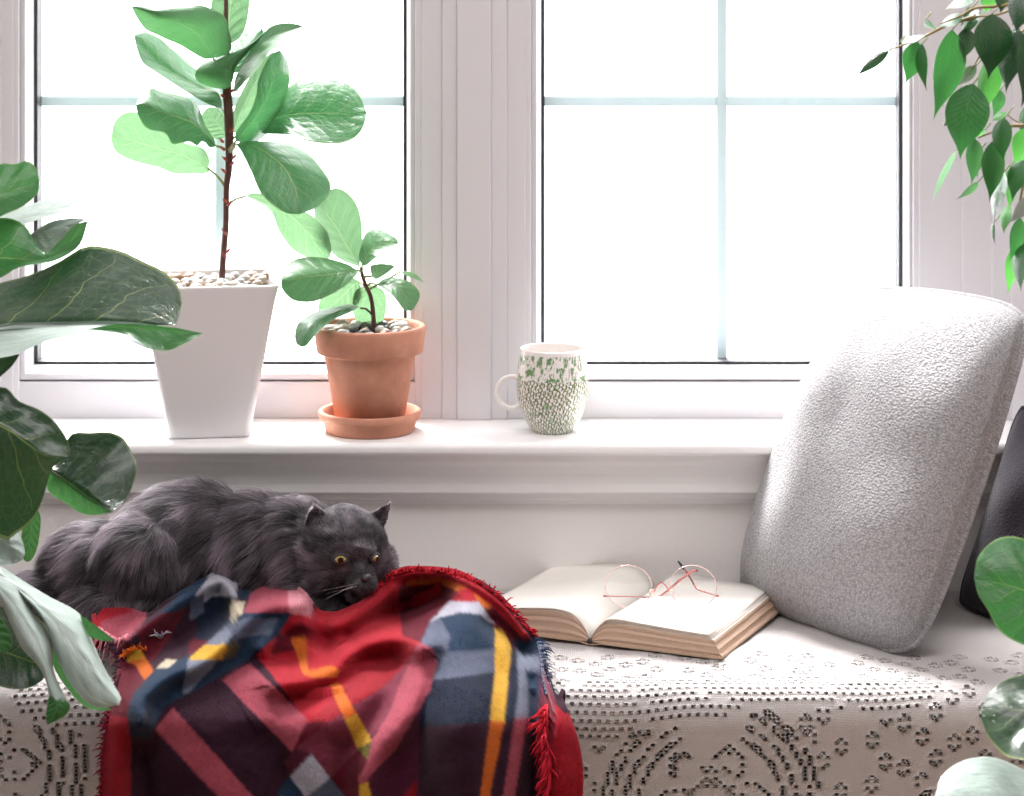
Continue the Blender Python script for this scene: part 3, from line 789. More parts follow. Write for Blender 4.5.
K([(213, 58), (202, 40), (193, 31), (180, 24), (165, 17), (150, 11), (131, 6)], [(205, 59), (195, 54), (180, 45), (168, 40), (155, 34), (145, 29), (137, 18)], [(222, 56), (232, 49), (229, 30), (225, 17), (212, 9), (200, 5), (185, 5), (172, 6), (156, 9), (145, 6)], (2.765, 2.72), da=.02, db=.02, fold=.01, mat=M_lfigu, stalk=[(227, 75, 2.785)])
K([(222, 108), (218, 93), (200, 87), (180, 77), (160, 64), (145, 48), (134, 35)], [(215, 107), (200, 100), (180, 88), (160, 75), (145, 65), (140, 58), (135, 42)], [(222, 95), (212, 82), (200, 72), (192, 66), (180, 55), (168, 45), (160, 38), (145, 32)], (2.80, 2.80), da=-.035, db=.035, fold=.012, seed=1, stalk=[(227, 118, 2.785)])
K([(217, 146), (207, 135), (195, 124), (178, 117), (158, 110), (146, 104), (136, 105)], [(210, 148), (203, 141), (197, 146), (190, 142), (180, 143), (172, 144), (165, 133), (150, 130), (142, 123), (137, 112)], [(215, 140), (205, 125), (202, 115), (198, 105), (190, 99), (175, 94), (160, 91), (152, 88), (141, 94)], (2.775, 2.72), da=-.02, db=.05, fold=.012, seed=2, stalk=[(228, 150, 2.785)], ripple=.0012)
K([(208, 168), (186, 157), (176, 153), (161, 150), (152, 146), (138, 143), (124, 138), (112, 131)], [(208, 173), (185, 174), (172, 173), (160, 168), (140, 163), (128, 159), (116, 152), (111, 140)], [(210, 160), (203, 148), (185, 143), (165, 132), (148, 118), (135, 112), (124, 113), (115, 121)], (2.79, 2.80), da=.01, db=-.01, mat=M_lfigb, seed=3, stalk=[(226, 188, 2.787), (219, 178, 2.787)])
L((231, 72), (262, 28), 12, 9, (2.80, 2.86), prof='broad', mat=M_lfig, da=.02)
K([(233, 92), (240, 72), (255, 50), (275, 35), (303, 26)], [(236, 76), (246, 58), (256, 42), (270, 27), (285, 23), (296, 24)], [(236, 92), (245, 82), (258, 68), (270, 52), (285, 42), (296, 37)], (2.76, 2.72), da=.01, db=-.075, fold=-.006, seed=4, mat=M_lgloss)
K([(229, 88), (230, 75), (233, 62), (250, 46), (270, 27)], [(222, 89), (206, 86), (197, 81), (195, 73), (203, 63), (215, 59), (231, 53), (249, 45)], [(233, 80), (237, 65), (252, 48)], (2.76, 2.71), da=.045, fold=.01, seed=5, mat=M_lfigu)
L((233, 132), (276, 52), 8, 24, (2.81, 2.82), bend=(-2, -4, 0), prof='broad', mat=M_lfigb, da=.01, db=.01, seed=6)
K([(236, 141), (255, 118), (268, 95), (275, 70), (280, 50)], [(236, 132), (250, 112), (256, 95), (258, 80), (266, 62), (272, 54)], [(245, 143), (262, 139), (274, 124), (284, 103), (290, 78), (287, 60)], (2.76, 2.74), dm=-.02, da=-.03, db=.055, fold=.02, seed=7, stalk=[(229, 150, 2.78)])
K([(256, 126), (276, 118), (296, 114), (328, 113), (346, 114), (367, 113)], [(268, 108), (280, 95), (290, 86), (299, 80), (321, 76), (341, 80), (357, 91), (363, 103)], [(262, 133), (270, 134), (291, 135), (306, 141), (335, 144), (353, 139), (363, 128)], (2.79, 2.76), da=.035, db=-.045, fold=.012, seed=8, stalk=[(230, 140, 2.785)])
K([(235, 144), (257, 147), (281, 164), (292, 181), (298, 198), (300, 214)], [(245, 141), (261, 141), (280, 142), (296, 147), (312, 157), (327, 176), (331, 186), (328, 198), (316, 208)], [(239, 148), (243, 155), (251, 171), (259, 190), (269, 202), (286, 213)], (2.76, 2.70), da=.045, db=-.015, fold=.008, seed=9, stalk=[(230, 152, 2.78)])
K([(246, 196), (269, 203), (290, 215), (306, 231), (318, 248), (328, 259)], [(251, 193), (265, 194), (285, 201), (302, 210), (314, 217), (327, 231), (331, 245), (331, 255)], [(257, 202), (271, 212), (279, 231), (292, 249), (306, 257), (318, 260)], (2.81, 2.83), da=-.02, db=.01, fold=.01, seed=10, mat=M_lfigb, stalk=[(227, 208, 2.79), (234, 200, 2.795)])
L((226, 136), (207, 108), 14, 10, (2.81, 2.82), prof='broad', mat=M_lfigb)

# ---- small fig in terracotta
D1 = 2.785
tube('stem', [P(374, 334, D1), P(373.5, 318, D1), P(371, 298, D1), P(366, 286, D1), P(362, 274, D1), P(361, 268, D1)], [.0034, .0026, .0024, .0024, .0022, .0018], M_bark, rt_, 10)
tube('branch', [P(371.5, 314, D1), P(366, 309, D1-.005), P(360, 308, D1-.01)], [.0014, .0010], M_bark, rt_, 8)
L = lambda *a, **k: leaf(rt_, *a, **k)
K = lambda *a, **k: leaf2(rt_, *a, **k)
K([(357, 270), (345, 272), (324, 275), (304, 277), (293, 280), (281, 280)], [(358, 273), (345, 286), (326, 297), (311, 302), (293, 300), (282, 289)], [(347, 264), (326, 258), (306, 257), (290, 262), (282, 272)], (2.775, 2.72), da=-.02, db=.03, fold=.01, seed=11, mat=M_lmid, stalk=[(362, 272, D1)])
K([(360, 267), (345, 243), (338, 230), (326, 212), (323, 194)], [(350, 264), (335, 256), (326, 242), (318, 228), (314, 212), (316, 200)], [(360, 262), (362, 245), (362, 225), (358, 207), (349, 194), (336, 188)], (2.80, 2.83), da=.02, fold=.006, seed=12, mat=M_lfigb, stalk=[(362, 272, D1)])
K([(362, 266), (369, 252), (376, 247), (387, 242), (399, 243)], [(359, 257), (361, 243), (367, 232), (376, 229), (387, 233), (396, 238)], [(367, 265), (376, 258), (390, 253), (397, 248)], (2.79, 2.80), da=.02, db=-.02, seed=13, mat=M_lmid, stalk=[(362, 270, D1)])
K([(377, 285), (395, 285), (405, 295), (411, 311)], [(383, 279), (394, 277), (403, 279), (414, 285), (420, 295), (415, 307)], [(387, 291), (396, 300), (403, 309)], (2.77, 2.73), da=.01, db=-.02, seed=15, mat=M_lmid, stalk=[(366, 286, D1), (372, 283, D1)])
K([(359, 307), (338, 311), (320, 320), (306, 333), (301, 347)], [(349, 313), (333, 320), (322, 329), (313, 338), (306, 346)], [(349, 304), (326, 309), (313, 313), (299, 322), (295, 333), (296, 343)], (2.765, 2.69), da=-.012, db=.03, fold=.0, seed=19, mat=M_lfig)
L((372, 276), (395, 266), 10, 5, (2.775, 2.76), prof='base', mat=M_lfigb, da=.01, seed=14, stalk=[(364, 277, D1)])
L((400, 272), (426, 285), 2.5, 2.5, (2.80, 2.82), bend=(2, -2, 0), prof='ficus', mat=M_lfigb, da=.02, db=-.02, seed=16, stalk=[(368, 290, D1)])
L((358, 281), (321, 317), 13, 15, (2.81, 2.84), prof='broad', mat=M_lfigb, seed=17, stalk=[(365, 286, D1)])
L((370, 285), (369, 328), 17, 17, (2.80, 2.83), prof='broad', mat=M_lfigb, seed=18)

# ---- large fiddle leaf fig at the left edge, standing on the floor
LX = -.66
bigl = root('large_fiddle_leaf_fig', (LX, 2.22, 0), 'large fiddle leaf fig with broad dark leaves at the left edge of the bench', 'plant')
lathe('pot', [(.0001, 0), (.10, 0), (.108, .004), (.135, .22), (.142, .225), (.142, .25), (.130, .25), (.128, .22), (.0001, .21)], (LX, 2.22, 0), M_ceram, bigl)
def q(px, py, D): return P(px, py, D)
tube('trunk', [Vector((LX, 2.22, .2)), Vector((LX+.01, 2.24, .45)), q(-95, 600, 2.25), q(-90, 420, 2.25), q(-85, 250, 2.26), q(-80, 120, 2.26)], [.011, .010, .009, .008, .007, .005], M_bark, bigl, 12)
L = lambda *a, **k: leaf(bigl, *a, **k)
K = lambda *a, **k: leaf2(bigl, *a, **k)
K([(-62, 212), (0, 194), (20, 187), (39, 180)], [(-30, 176), (0, 164), (15, 164), (27, 161), (36, 168)], [(-30, 235), (0, 217), (18, 209), (30, 201), (38, 192)], (2.30, 2.33), da=.02, db=-.02, seed=20, mat=M_lgreen, stalk=[(-85, 250, 2.26)])
L((-20, 232), (99, 196), 11, 6, (2.36, 2.36), bend=(0, -1, 0), prof='broad', mat=M_lsilv, da=.06, db=-.03, seed=21, stalk=[(-85, 290, 2.26)])
K([(-60, 262), (0, 258), (40, 260), (65, 247), (88, 221)], [(-30, 228), (0, 218), (18, 221), (29, 231), (36, 245), (47, 253), (60, 240), (75, 225)], [(-30, 285), (0, 278), (15, 269), (30, 265), (51, 262), (69, 254), (81, 243)], (2.31, 2.28), da=.02, db=-.02, seed=22, mat=M_lgreen, stalk=[(-87, 320, 2.26)])
K([(28, 236), (55, 228), (87, 219)], [(50, 222), (75, 218)], [(35, 246), (48, 254), (60, 241), (75, 226)], (2.345, 2.32), da=.03, seed=23, mat=M_lsilv)
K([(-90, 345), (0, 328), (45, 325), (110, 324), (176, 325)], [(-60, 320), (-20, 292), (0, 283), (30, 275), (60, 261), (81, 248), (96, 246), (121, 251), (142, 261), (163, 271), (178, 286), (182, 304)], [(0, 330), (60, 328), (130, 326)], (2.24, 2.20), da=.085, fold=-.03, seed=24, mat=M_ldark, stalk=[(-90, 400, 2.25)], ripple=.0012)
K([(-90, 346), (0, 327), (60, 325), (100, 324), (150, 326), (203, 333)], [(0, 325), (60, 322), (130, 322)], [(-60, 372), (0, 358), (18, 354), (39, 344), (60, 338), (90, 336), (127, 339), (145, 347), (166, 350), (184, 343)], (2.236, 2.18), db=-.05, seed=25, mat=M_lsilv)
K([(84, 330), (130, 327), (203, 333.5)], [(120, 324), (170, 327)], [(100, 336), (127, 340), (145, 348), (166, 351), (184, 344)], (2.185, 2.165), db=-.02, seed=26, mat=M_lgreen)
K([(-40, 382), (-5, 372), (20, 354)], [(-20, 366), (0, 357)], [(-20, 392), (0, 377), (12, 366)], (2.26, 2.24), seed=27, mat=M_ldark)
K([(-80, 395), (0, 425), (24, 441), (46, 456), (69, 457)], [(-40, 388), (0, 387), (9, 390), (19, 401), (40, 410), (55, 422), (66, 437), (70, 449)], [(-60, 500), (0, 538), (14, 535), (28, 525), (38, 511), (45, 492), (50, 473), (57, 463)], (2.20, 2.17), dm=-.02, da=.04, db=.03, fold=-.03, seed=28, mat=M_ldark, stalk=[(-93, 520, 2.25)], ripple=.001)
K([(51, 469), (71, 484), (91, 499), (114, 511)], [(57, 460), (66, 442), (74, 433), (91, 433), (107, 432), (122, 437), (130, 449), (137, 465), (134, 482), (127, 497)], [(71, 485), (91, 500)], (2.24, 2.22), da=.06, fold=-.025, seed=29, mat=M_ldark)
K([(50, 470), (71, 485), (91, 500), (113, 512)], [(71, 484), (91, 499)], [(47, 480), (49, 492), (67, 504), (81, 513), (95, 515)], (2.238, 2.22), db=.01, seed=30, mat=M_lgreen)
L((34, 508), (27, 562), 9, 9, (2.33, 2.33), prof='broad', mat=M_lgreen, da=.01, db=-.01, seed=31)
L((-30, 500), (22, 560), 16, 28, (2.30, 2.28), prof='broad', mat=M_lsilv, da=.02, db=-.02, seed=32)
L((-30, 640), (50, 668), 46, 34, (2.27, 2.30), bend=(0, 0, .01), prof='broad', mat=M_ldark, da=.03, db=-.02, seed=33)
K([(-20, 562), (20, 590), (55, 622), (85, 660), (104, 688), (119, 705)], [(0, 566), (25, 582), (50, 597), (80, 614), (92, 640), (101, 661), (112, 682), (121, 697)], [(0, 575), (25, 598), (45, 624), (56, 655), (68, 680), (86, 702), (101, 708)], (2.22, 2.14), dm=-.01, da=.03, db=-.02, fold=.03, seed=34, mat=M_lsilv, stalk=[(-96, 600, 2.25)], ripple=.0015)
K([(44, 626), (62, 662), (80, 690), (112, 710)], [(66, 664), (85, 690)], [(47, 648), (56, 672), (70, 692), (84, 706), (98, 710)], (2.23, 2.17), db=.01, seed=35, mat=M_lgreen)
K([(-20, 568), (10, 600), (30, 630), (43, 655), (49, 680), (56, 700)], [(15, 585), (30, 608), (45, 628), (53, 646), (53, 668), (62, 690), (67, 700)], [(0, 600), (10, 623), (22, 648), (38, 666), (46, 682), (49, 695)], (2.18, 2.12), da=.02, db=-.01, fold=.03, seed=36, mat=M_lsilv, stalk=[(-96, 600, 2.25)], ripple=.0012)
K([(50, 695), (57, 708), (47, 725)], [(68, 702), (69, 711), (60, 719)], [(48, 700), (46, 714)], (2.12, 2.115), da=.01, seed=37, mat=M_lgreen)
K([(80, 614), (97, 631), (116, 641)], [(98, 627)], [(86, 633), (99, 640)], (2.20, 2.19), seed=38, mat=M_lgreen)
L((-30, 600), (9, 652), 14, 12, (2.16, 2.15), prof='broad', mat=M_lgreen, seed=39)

# ---- second large fig, low at the right edge
RX = .66
rgt = root('fiddle_leaf_fig', (RX, 2.02, 0), 'fiddle leaf fig with three round leaves showing at the lower right corner', 'plant')
lathe('pot', [(.0001, 0), (.10, 0), (.108, .004), (.135, .20), (.142, .205), (.142, .23), (.130, .23), (.128, .20), (.0001, .19)], (RX, 2.02, 0), M_terra, rgt)
tube('trunk', [Vector((RX, 2.02, .18)), q(1240, 860, 2.04), q(1180, 760, 2.08), q(1150, 640, 2.10), q(1140, 560, 2.10)], [.009, .008, .007, .006, .004], M_bark, rgt, 12)
L = lambda *a, **k: leaf(rgt, *a, **k)
K = lambda *a, **k: leaf2(rgt, *a, **k)
K([(1110, 620), (1050, 600), (1014, 587), (974, 578)], [(1070, 655), (1024, 645), (1000, 631), (988, 610), (978, 594)], [(1070, 565), (1040, 545), (1024, 539), (1010, 536), (993, 541), (978, 557)], (2.08, 2.12), da=-.02, db=.03, fold=.01, seed=40, mat=M_lgreen, stalk=[(1150, 640, 2.10)])
K([(1110, 720), (1060, 712), (1020, 710), (981, 708)], [(1080, 760), (1050, 768), (1024, 760), (1006, 756), (989, 738), (982, 722)], [(1080, 670), (1050, 664), (1024, 674), (1006, 679), (989, 693)], (2.06, 2.08), da=-.05, db=.05, fold=-.02, seed=41, mat=M_ldark, stalk=[(1170, 730, 2.09)], ripple=.0015)
K([(1080, 842), (1030, 815), (980, 800), (935, 797)], [(1050, 880), (1000, 870), (960, 840), (938, 812)], [(1070, 800), (1040, 780), (1020, 768), (1000, 759), (979, 757), (958, 763), (941, 777)], (2.03, 2.0), da=-.05, db=.07, fold=-.01, seed=42, mat=M_lsilv, stalk=[(1200, 830, 2.05)], ripple=.0012)

# ---- weeping fig hanging in at the upper right
wx, wy = 1.0, 2.08
wp = root('weeping_fig', (wx, wy, 0), 'weeping fig with small pointed leaves hanging in from the upper right corner', 'plant')
lathe('pot', [(.0001, 0), (.11, 0), (.118, .004), (.14, .24), (.147, .245), (.147, .27), (.135, .27), (.132, .24), (.0001, .23)], (wx, wy, 0), M_ceram, wp)
tube('trunk', [Vector((wx, wy, .22)), Vector((wx-.01, wy, .7)), Vector((.87, 2.16, 1.0)), q(1195, 60, 2.25), q(1170, -40, 2.25)], [.014, .012, .010, .008, .006], M_twig, wp, 12)
tube('branch', [Vector((.93, 2.12, .9)), q(1280, 190, 2.24), q(1195, 200, 2.25)], [.006, .004, .002], M_twig, wp, 8)
for pts in ([(1195, 60, 2.25), (1100, -30, 2.25), (1030, 0, 2.26), (1000, 14, 2.27), (975, 17, 2.27), (955, 22, 2.28)],
            [(1030, 0, 2.26), (1000, 6, 2.24), (975, 8, 2.23), (960, 16, 2.23), (940, 24, 2.24)],
            [(975, 17, 2.27), (950, 24, 2.28), (925, 36, 2.29), (900, 46, 2.30), (885, 52, 2.30)],
            [(1195, 200, 2.25), (1100, 110, 2.25), (1035, 126, 2.25), (1018, 122, 2.26), (1006, 114, 2.27)],
            [(1035, 126, 2.25), (1010, 126, 2.26), (990, 133, 2.27), (978, 138, 2.27)],
            [(1100, 110, 2.25), (1040, 150, 2.26), (1022, 190, 2.27), (1018, 240, 2.27), (1016, 262, 2.27)],
            [(1100, 20, 2.25), (1050, 20, 2.25), (1015, 35, 2.26), (985, 50, 2.27), (972, 70, 2.27)]):
    tube('twig', [q(*p) for p in pts], [.0022, .0012, .0006], M_twig, wp, 6, 5)
B = [ # base, tip, a, b, material, D
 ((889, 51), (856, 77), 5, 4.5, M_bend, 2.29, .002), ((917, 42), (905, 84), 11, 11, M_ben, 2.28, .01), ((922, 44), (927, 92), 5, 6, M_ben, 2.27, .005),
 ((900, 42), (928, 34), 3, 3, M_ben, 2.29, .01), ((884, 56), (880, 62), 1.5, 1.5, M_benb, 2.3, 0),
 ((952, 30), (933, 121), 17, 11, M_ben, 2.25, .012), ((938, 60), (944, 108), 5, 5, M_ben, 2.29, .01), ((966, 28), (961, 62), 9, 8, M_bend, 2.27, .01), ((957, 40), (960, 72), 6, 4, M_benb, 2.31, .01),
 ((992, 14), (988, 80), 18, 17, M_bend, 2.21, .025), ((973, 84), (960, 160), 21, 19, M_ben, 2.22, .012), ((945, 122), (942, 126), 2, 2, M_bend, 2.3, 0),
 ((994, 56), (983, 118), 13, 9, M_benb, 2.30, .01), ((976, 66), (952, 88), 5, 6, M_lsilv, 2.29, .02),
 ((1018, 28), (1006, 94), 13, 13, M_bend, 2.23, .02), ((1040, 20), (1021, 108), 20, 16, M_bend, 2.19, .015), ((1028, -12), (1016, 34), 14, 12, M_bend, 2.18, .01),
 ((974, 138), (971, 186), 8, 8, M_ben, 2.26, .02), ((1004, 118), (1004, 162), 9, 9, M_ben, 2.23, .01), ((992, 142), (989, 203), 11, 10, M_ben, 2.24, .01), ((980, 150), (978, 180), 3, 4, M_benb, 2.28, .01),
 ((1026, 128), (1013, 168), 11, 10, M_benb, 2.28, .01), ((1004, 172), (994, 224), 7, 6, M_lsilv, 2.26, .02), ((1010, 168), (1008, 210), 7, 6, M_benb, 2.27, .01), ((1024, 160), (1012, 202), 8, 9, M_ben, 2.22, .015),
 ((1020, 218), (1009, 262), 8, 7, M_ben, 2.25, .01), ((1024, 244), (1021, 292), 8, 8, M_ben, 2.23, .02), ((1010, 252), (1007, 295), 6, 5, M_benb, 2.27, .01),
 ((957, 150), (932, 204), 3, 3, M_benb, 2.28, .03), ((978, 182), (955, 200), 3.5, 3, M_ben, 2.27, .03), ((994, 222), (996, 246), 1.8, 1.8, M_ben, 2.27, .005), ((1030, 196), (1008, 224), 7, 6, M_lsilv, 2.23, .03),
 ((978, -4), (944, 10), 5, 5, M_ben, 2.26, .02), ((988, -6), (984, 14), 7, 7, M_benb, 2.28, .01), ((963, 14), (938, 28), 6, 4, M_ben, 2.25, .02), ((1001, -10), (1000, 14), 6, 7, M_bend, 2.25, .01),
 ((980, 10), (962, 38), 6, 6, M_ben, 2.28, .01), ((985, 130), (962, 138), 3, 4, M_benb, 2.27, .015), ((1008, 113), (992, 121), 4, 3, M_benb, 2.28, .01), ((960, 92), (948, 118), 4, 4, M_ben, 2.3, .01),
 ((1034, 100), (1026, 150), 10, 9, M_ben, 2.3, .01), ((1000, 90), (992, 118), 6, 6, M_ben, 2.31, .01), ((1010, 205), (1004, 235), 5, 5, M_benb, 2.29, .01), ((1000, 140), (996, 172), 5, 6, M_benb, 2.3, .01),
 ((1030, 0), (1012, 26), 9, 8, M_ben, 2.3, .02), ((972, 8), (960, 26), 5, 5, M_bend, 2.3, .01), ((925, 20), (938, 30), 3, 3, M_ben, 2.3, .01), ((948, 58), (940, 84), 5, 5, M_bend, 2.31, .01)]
for k, (b_, t_, a1, b1, mt, D, dd) in enumerate(B):
    sgn = 1 if k % 2 else -1
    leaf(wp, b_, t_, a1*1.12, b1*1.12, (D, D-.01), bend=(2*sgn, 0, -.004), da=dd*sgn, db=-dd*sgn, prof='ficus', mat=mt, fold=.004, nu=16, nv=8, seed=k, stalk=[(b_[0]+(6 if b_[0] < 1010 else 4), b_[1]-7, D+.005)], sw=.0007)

# ------------------------------------------------------------------ cat
def m_fur(name, c0, c1, tmix, tcol=(.1, .1, .1, 1), strand=False):
    t = NT(name); co = t.coord()
    n = t.noise(14, co, 4, .6)
    c = t.mix(n, c0, c1)
    if strand: c = t.mix(1.0, c, t.n('ShaderNodeVertexColor', layer_name='Col').outputs[0], 'MULTIPLY'); tcol = t.mix(1.0, tcol, t.n('ShaderNodeVertexColor', layer_name='Col').outputs[0], 'MULTIPLY')
    a = t.n('ShaderNodeBsdfPrincipled', {'Base Color': c, 'Roughness': .55, 'Specular IOR Level': .35, 'Sheen Weight': .15}).outputs[0]
    b = t.n('ShaderNodeBsdfTranslucent', {'Color': tcol}).outputs[0]
    return t.done(t.n('ShaderNodeMixShader', {0: tmix, 1: a, 2: b}).outputs[0])
M_skin = m_fur('grey_undercoat', (.03, .026, .03, 1), (.045, .04, .043, 1), 0)
M_fur = m_fur('grey_fur', (.10, .084, .097, 1), (.17, .145, .162, 1), .48, (.62, .55, .61, 1), True)
M_eye = plain('amber_eye', (.36, .24, .07, 1), .1, .6, **{'Coat Weight': 1.0})
M_pupil = plain('pupil', (.004, .004, .004, 1), .05)
M_nose = plain('nose_leather', (.05, .04, .045, 1), .4)
M_inear = plain('inner_ear', (.11, .075, .08, 1), .7)
def cat():
    cd = 2.60
    r = root('cat', P(200, 629, 2.62), 'long-haired grey cat with amber eyes lying on the bench behind the tartan blanket', 'cat')
    r.location.z = BZ; r.matrix_world = Matrix.Translation(r.location)
    bm = bmesh.new()
    def ell(px, py, D, rx, rz, ry, tilt=0, yaw=0):
        c = P(px, py, D); s = D/F
        m = Matrix.Translation(c) @ Matrix.Rotation(math.radians(yaw), 4, 'Z') @ Matrix.Rotation(math.radians(tilt), 4, 'Y') @ Matrix.Diagonal((rx*s, ry, rz*s, 1))
        bmesh.ops.create_icosphere(bm, subdivisions=4, radius=1, matrix=m)
    ell(112, 568, 2.62, 66, 42, .066, 12)
    ell(62, 588, 2.61, 40, 25, .045, -16)
    ell(140, 562, 2.580, 46, 44, .050, 0)       # haunch
    ell(118, 600, 2.555, 52, 17, .026, 0)       # hind foot
    ell(190, 545, 2.63, 74, 56, .068, 0)
    ell(190, 590, 2.63, 90, 42, .066, 0)
    ell(252, 552, 2.62, 58, 51, .064, 0)
    ell(255, 600, 2.61, 60, 36, .060, 0)
    ell(300, 550, 2.605, 42, 49, .054, 0)
    ell(318, 592, 2.575, 40, 34, .044, 0)       # chest
    ell(320, 618, 2.545, 46, 13, .022, 0)       # forelegs folded
    ell(40, 590, 2.60, 30, 18, .035, -10)
    # head
    ell(344, 550, 2.562, 43, 45, .043)
    ell(328, 570, 2.548, 24, 24, .026)
    ell(374, 568, 2.578, 18, 27, .028)
    ell(361, 571, 2.534, 12, 15, .020, 0)       # bridge of the nose
    ell(360, 584, 2.524, 13.5, 9.5, .016)       # muzzle
    ell(369, 583, 2.531, 9, 8.5, .014)
    ell(358, 594, 2.533, 12, 8, .016)           # chin
    ell(356, 549, 2.532, 20, 12, .014)           # brow
    # ears: thick curved shells
    def ear(base_a, base_b, tip, back, th, open_dir):
        A, B, T = Vector(base_a), Vector(base_b), Vector(tip); mid = (A+B)/2+Vector(back)
        n = 10; m = 8; outer = []; inner = []
        for i in range(n+1):
            u = i/n
            row = []; rin = []
            for j in range(m+1):
                v = j/m
                k = 1-(2*v-1)**2
                p = A.lerp(B, v)+Vector(back)*k
                w = (1-u**1.5)
                q_ = (T+(p-((A+B)/2+Vector(back)*.5))*w*1.0)*1.0
                q_ = p.lerp(T, u)+ (p-mid)*(.16*math.sin(math.pi*u))
                row.append(q_); rin.append(q_-Vector(back).normalized()*th*(1-.5*u))
            outer.append(row); inner.append(rin)
        vo = [[bm.verts.new(p) for p in row] for row in outer]; vi = [[bm.verts.new(p) for p in row] for row in inner]
        for i in range(n):
            for j in range(m):
                bm.faces.new((vo[i][j], vo[i][j+1], vo[i+1][j+1], vo[i+1][j])); bm.faces.new((vi[i][j], vi[i+1][j], vi[i+1][j+1], vi[i][j+1]))
            bm.faces.new((vo[i][0], vo[i+1][0], vi[i+1][0], vi[i][0])); bm.faces.new((vo[i][m], vi[i][m], vi[i+1][m], vo[i+1][m]))
        for j in range(m):
            bm.faces.new((vo[0][j], vi[0][j], vi[0][j+1], vo[0][j+1])); bm.faces.new((vo[n][j], vo[n][j+1], vi[n][j+1], vi[n][j]))
    ear(P(302, 542, 2.560), P(334, 520, 2.550), P(313, 502, 2.545), (.006, .012, .004), .0055, None)
    ear(P(360, 523, 2.560), P(382, 533, 2.578), P(392, 499, 2.580), (-.002, .012, 0), .0050, None)
    me = bpy.data.meshes.new('cat_form'); bm.to_mesh(me); bm.free()
    tmp = bpy.data.objects.new('cat_form', me); COL.objects.link(tmp)
    rm = tmp.modifiers.new('R', 'REMESH'); rm.mode = 'VOXEL'; rm.voxel_size = .0024
    sm = tmp.modifiers.new('S', 'SMOOTH'); sm.factor = .6; sm.iterations = 12
    dg = bpy.context.evaluated_depsgraph_get(); dg.update()
    ev = tmp.evaluated_get(dg); m2 = bpy.data.meshes.new_from_object(ev)
    bpy.data.objects.remove(tmp); m2.name = 'body'
    nv = len(m2.vertices); co_ = np.empty(nv*3); m2.vertices.foreach_get('co', co_); co_ = co_.reshape(-1, 3)
    co_[:, 2] = np.maximum(co_[:, 2], BZ+.003); m2.vertices.foreach_set('co', co_.ravel())
    m2.calc_loop_triangles(); nt = len(m2.loop_triangles)
    tri = np.empty(nt*3, np.int32); m2.loop_triangles.foreach_get('vertices', tri); tri = tri.reshape(-1, 3)
    a, b, c = co_[tri[:, 0]], co_[tri[:, 1]], co_[tri[:, 2]]
    nn = np.cross(b-a, c-a); ar = np.linalg.norm(nn, axis=1)/2; nn /= (2*ar[:, None]+1e-12)
    m2.transform(Matrix.Translation(-r.location)); m2.materials.clear(); m2.materials.append(M_skin)
    m2.polygons.foreach_set('use_smooth', [True]*len(m2.polygons))
    body = bpy.data.objects.new('body', m2); COL.objects.link(body); body.parent = r
    # ---- fur strands
    N = 88000
    cen = (a+b+c)/3
    # pixel position of faces, used only to know which region of the body a strand grows on
    def region(p):
        return 512+p[:, 0]*F/p[:, 1], HY+(CZ-p[:, 2])*F/p[:, 1]
    px, py = region(cen)
    head = (px > 298) & (py < 606) & (cen[:, 1] < 2.605)
    dens = ar*np.where(head, 2.6, 1.0)*np.where(cen[:, 2] < BZ+.02, .15, 1)*np.where(cen[:, 1] > 2.66, .35, 1)
    idx = rng.choice(nt, N, p=dens/dens.sum())
    r1 = np.sqrt(rng.random(N))[:, None]; r2 = rng.random(N)[:, None]
    p0 = a[idx]*(1-r1)+b[idx]*(r1*(1-r2))+c[idx]*(r1*r2); n0 = nn[idx]
    px, py = region(p0)
    nose = np.array(P(366, 578, 2.515)); hc = np.array(P(343, 552, 2.56))
    hd = np.clip((px-286)/22, 0, 1)*np.clip((2.625-p0[:, 1])/.02, 0, 1)*np.clip((618-py)/12, 0, 1)
    body_dir = np.stack([-.85+0*px, 0*px-.10, -.42+.0*px], -1)
    # haunch curls round, belly hangs down, top of the back lifts
    body_dir[:, 2] += np.interp(px, [30, 90, 160, 250, 300], [.15, -.1, -.25, -.15, -.35])
    body_dir[:, 0] += np.interp(py, [470, 520, 600], [-.1, 0, .35])
    ring = np.exp(-(((px-150)/38)**2+((py-560)/34)**2))
    body_dir += ring[:, None]*np.array([.5, 0, -.6])
    head_dir = p0-nose; head_dir /= np.linalg.norm(head_dir, axis=1)[:, None]+1e-9
    head_dir += np.array([0, .1, .05])
    d = body_dir*(1-hd[:, None])+head_dir*hd[:, None]*1.2
    # clumping noise
    cl = np.array([[noise.noise(Vector(q_)*38), noise.noise(Vector(q_)*38+Vector((7, 3, 1))), noise.noise(Vector(q_)*38+Vector((1, 9, 4)))] for q_ in p0.tolist()])
    cl2 = np.array([[noise.noise(Vector(q_)*120), noise.noise(Vector(q_)*120+Vector((7, 3, 1))), noise.noise(Vector(q_)*120+Vector((1, 9, 4)))] for q_ in p0.tolist()])
    long_ = 1-hd
    d = d/np.linalg.norm(d, axis=1)[:, None]+cl*(.55*long_+.12)[:, None]+cl2*(.35*long_+.12)[:, None]+rng.normal(0, .10, (N, 3))
    d -= n0*np.sum(d*n0, 1)[:, None]; d /= np.linalg.norm(d, axis=1)[:, None]+1e-9
    fd = np.linalg.norm(p0-nose, axis=1)
    ln_head = np.interp(fd, [0, .012, .03, .055, .075, .1], [.0012, .003, .0065, .014, .024, .030])
    ear_m = ((px > 298) & (px < 336) & (py < 531) & (py > 495) & (p0[:, 1] < 2.572)) | ((px > 360) & (py < 533))
    ln = ln_head*hd+(1-hd)*np.interp(px, [20, 80, 160, 250, 300], [.030, .026, .022, .028, .032])
    top_ = hd*np.interp(px, [292, 305], [0, 1])
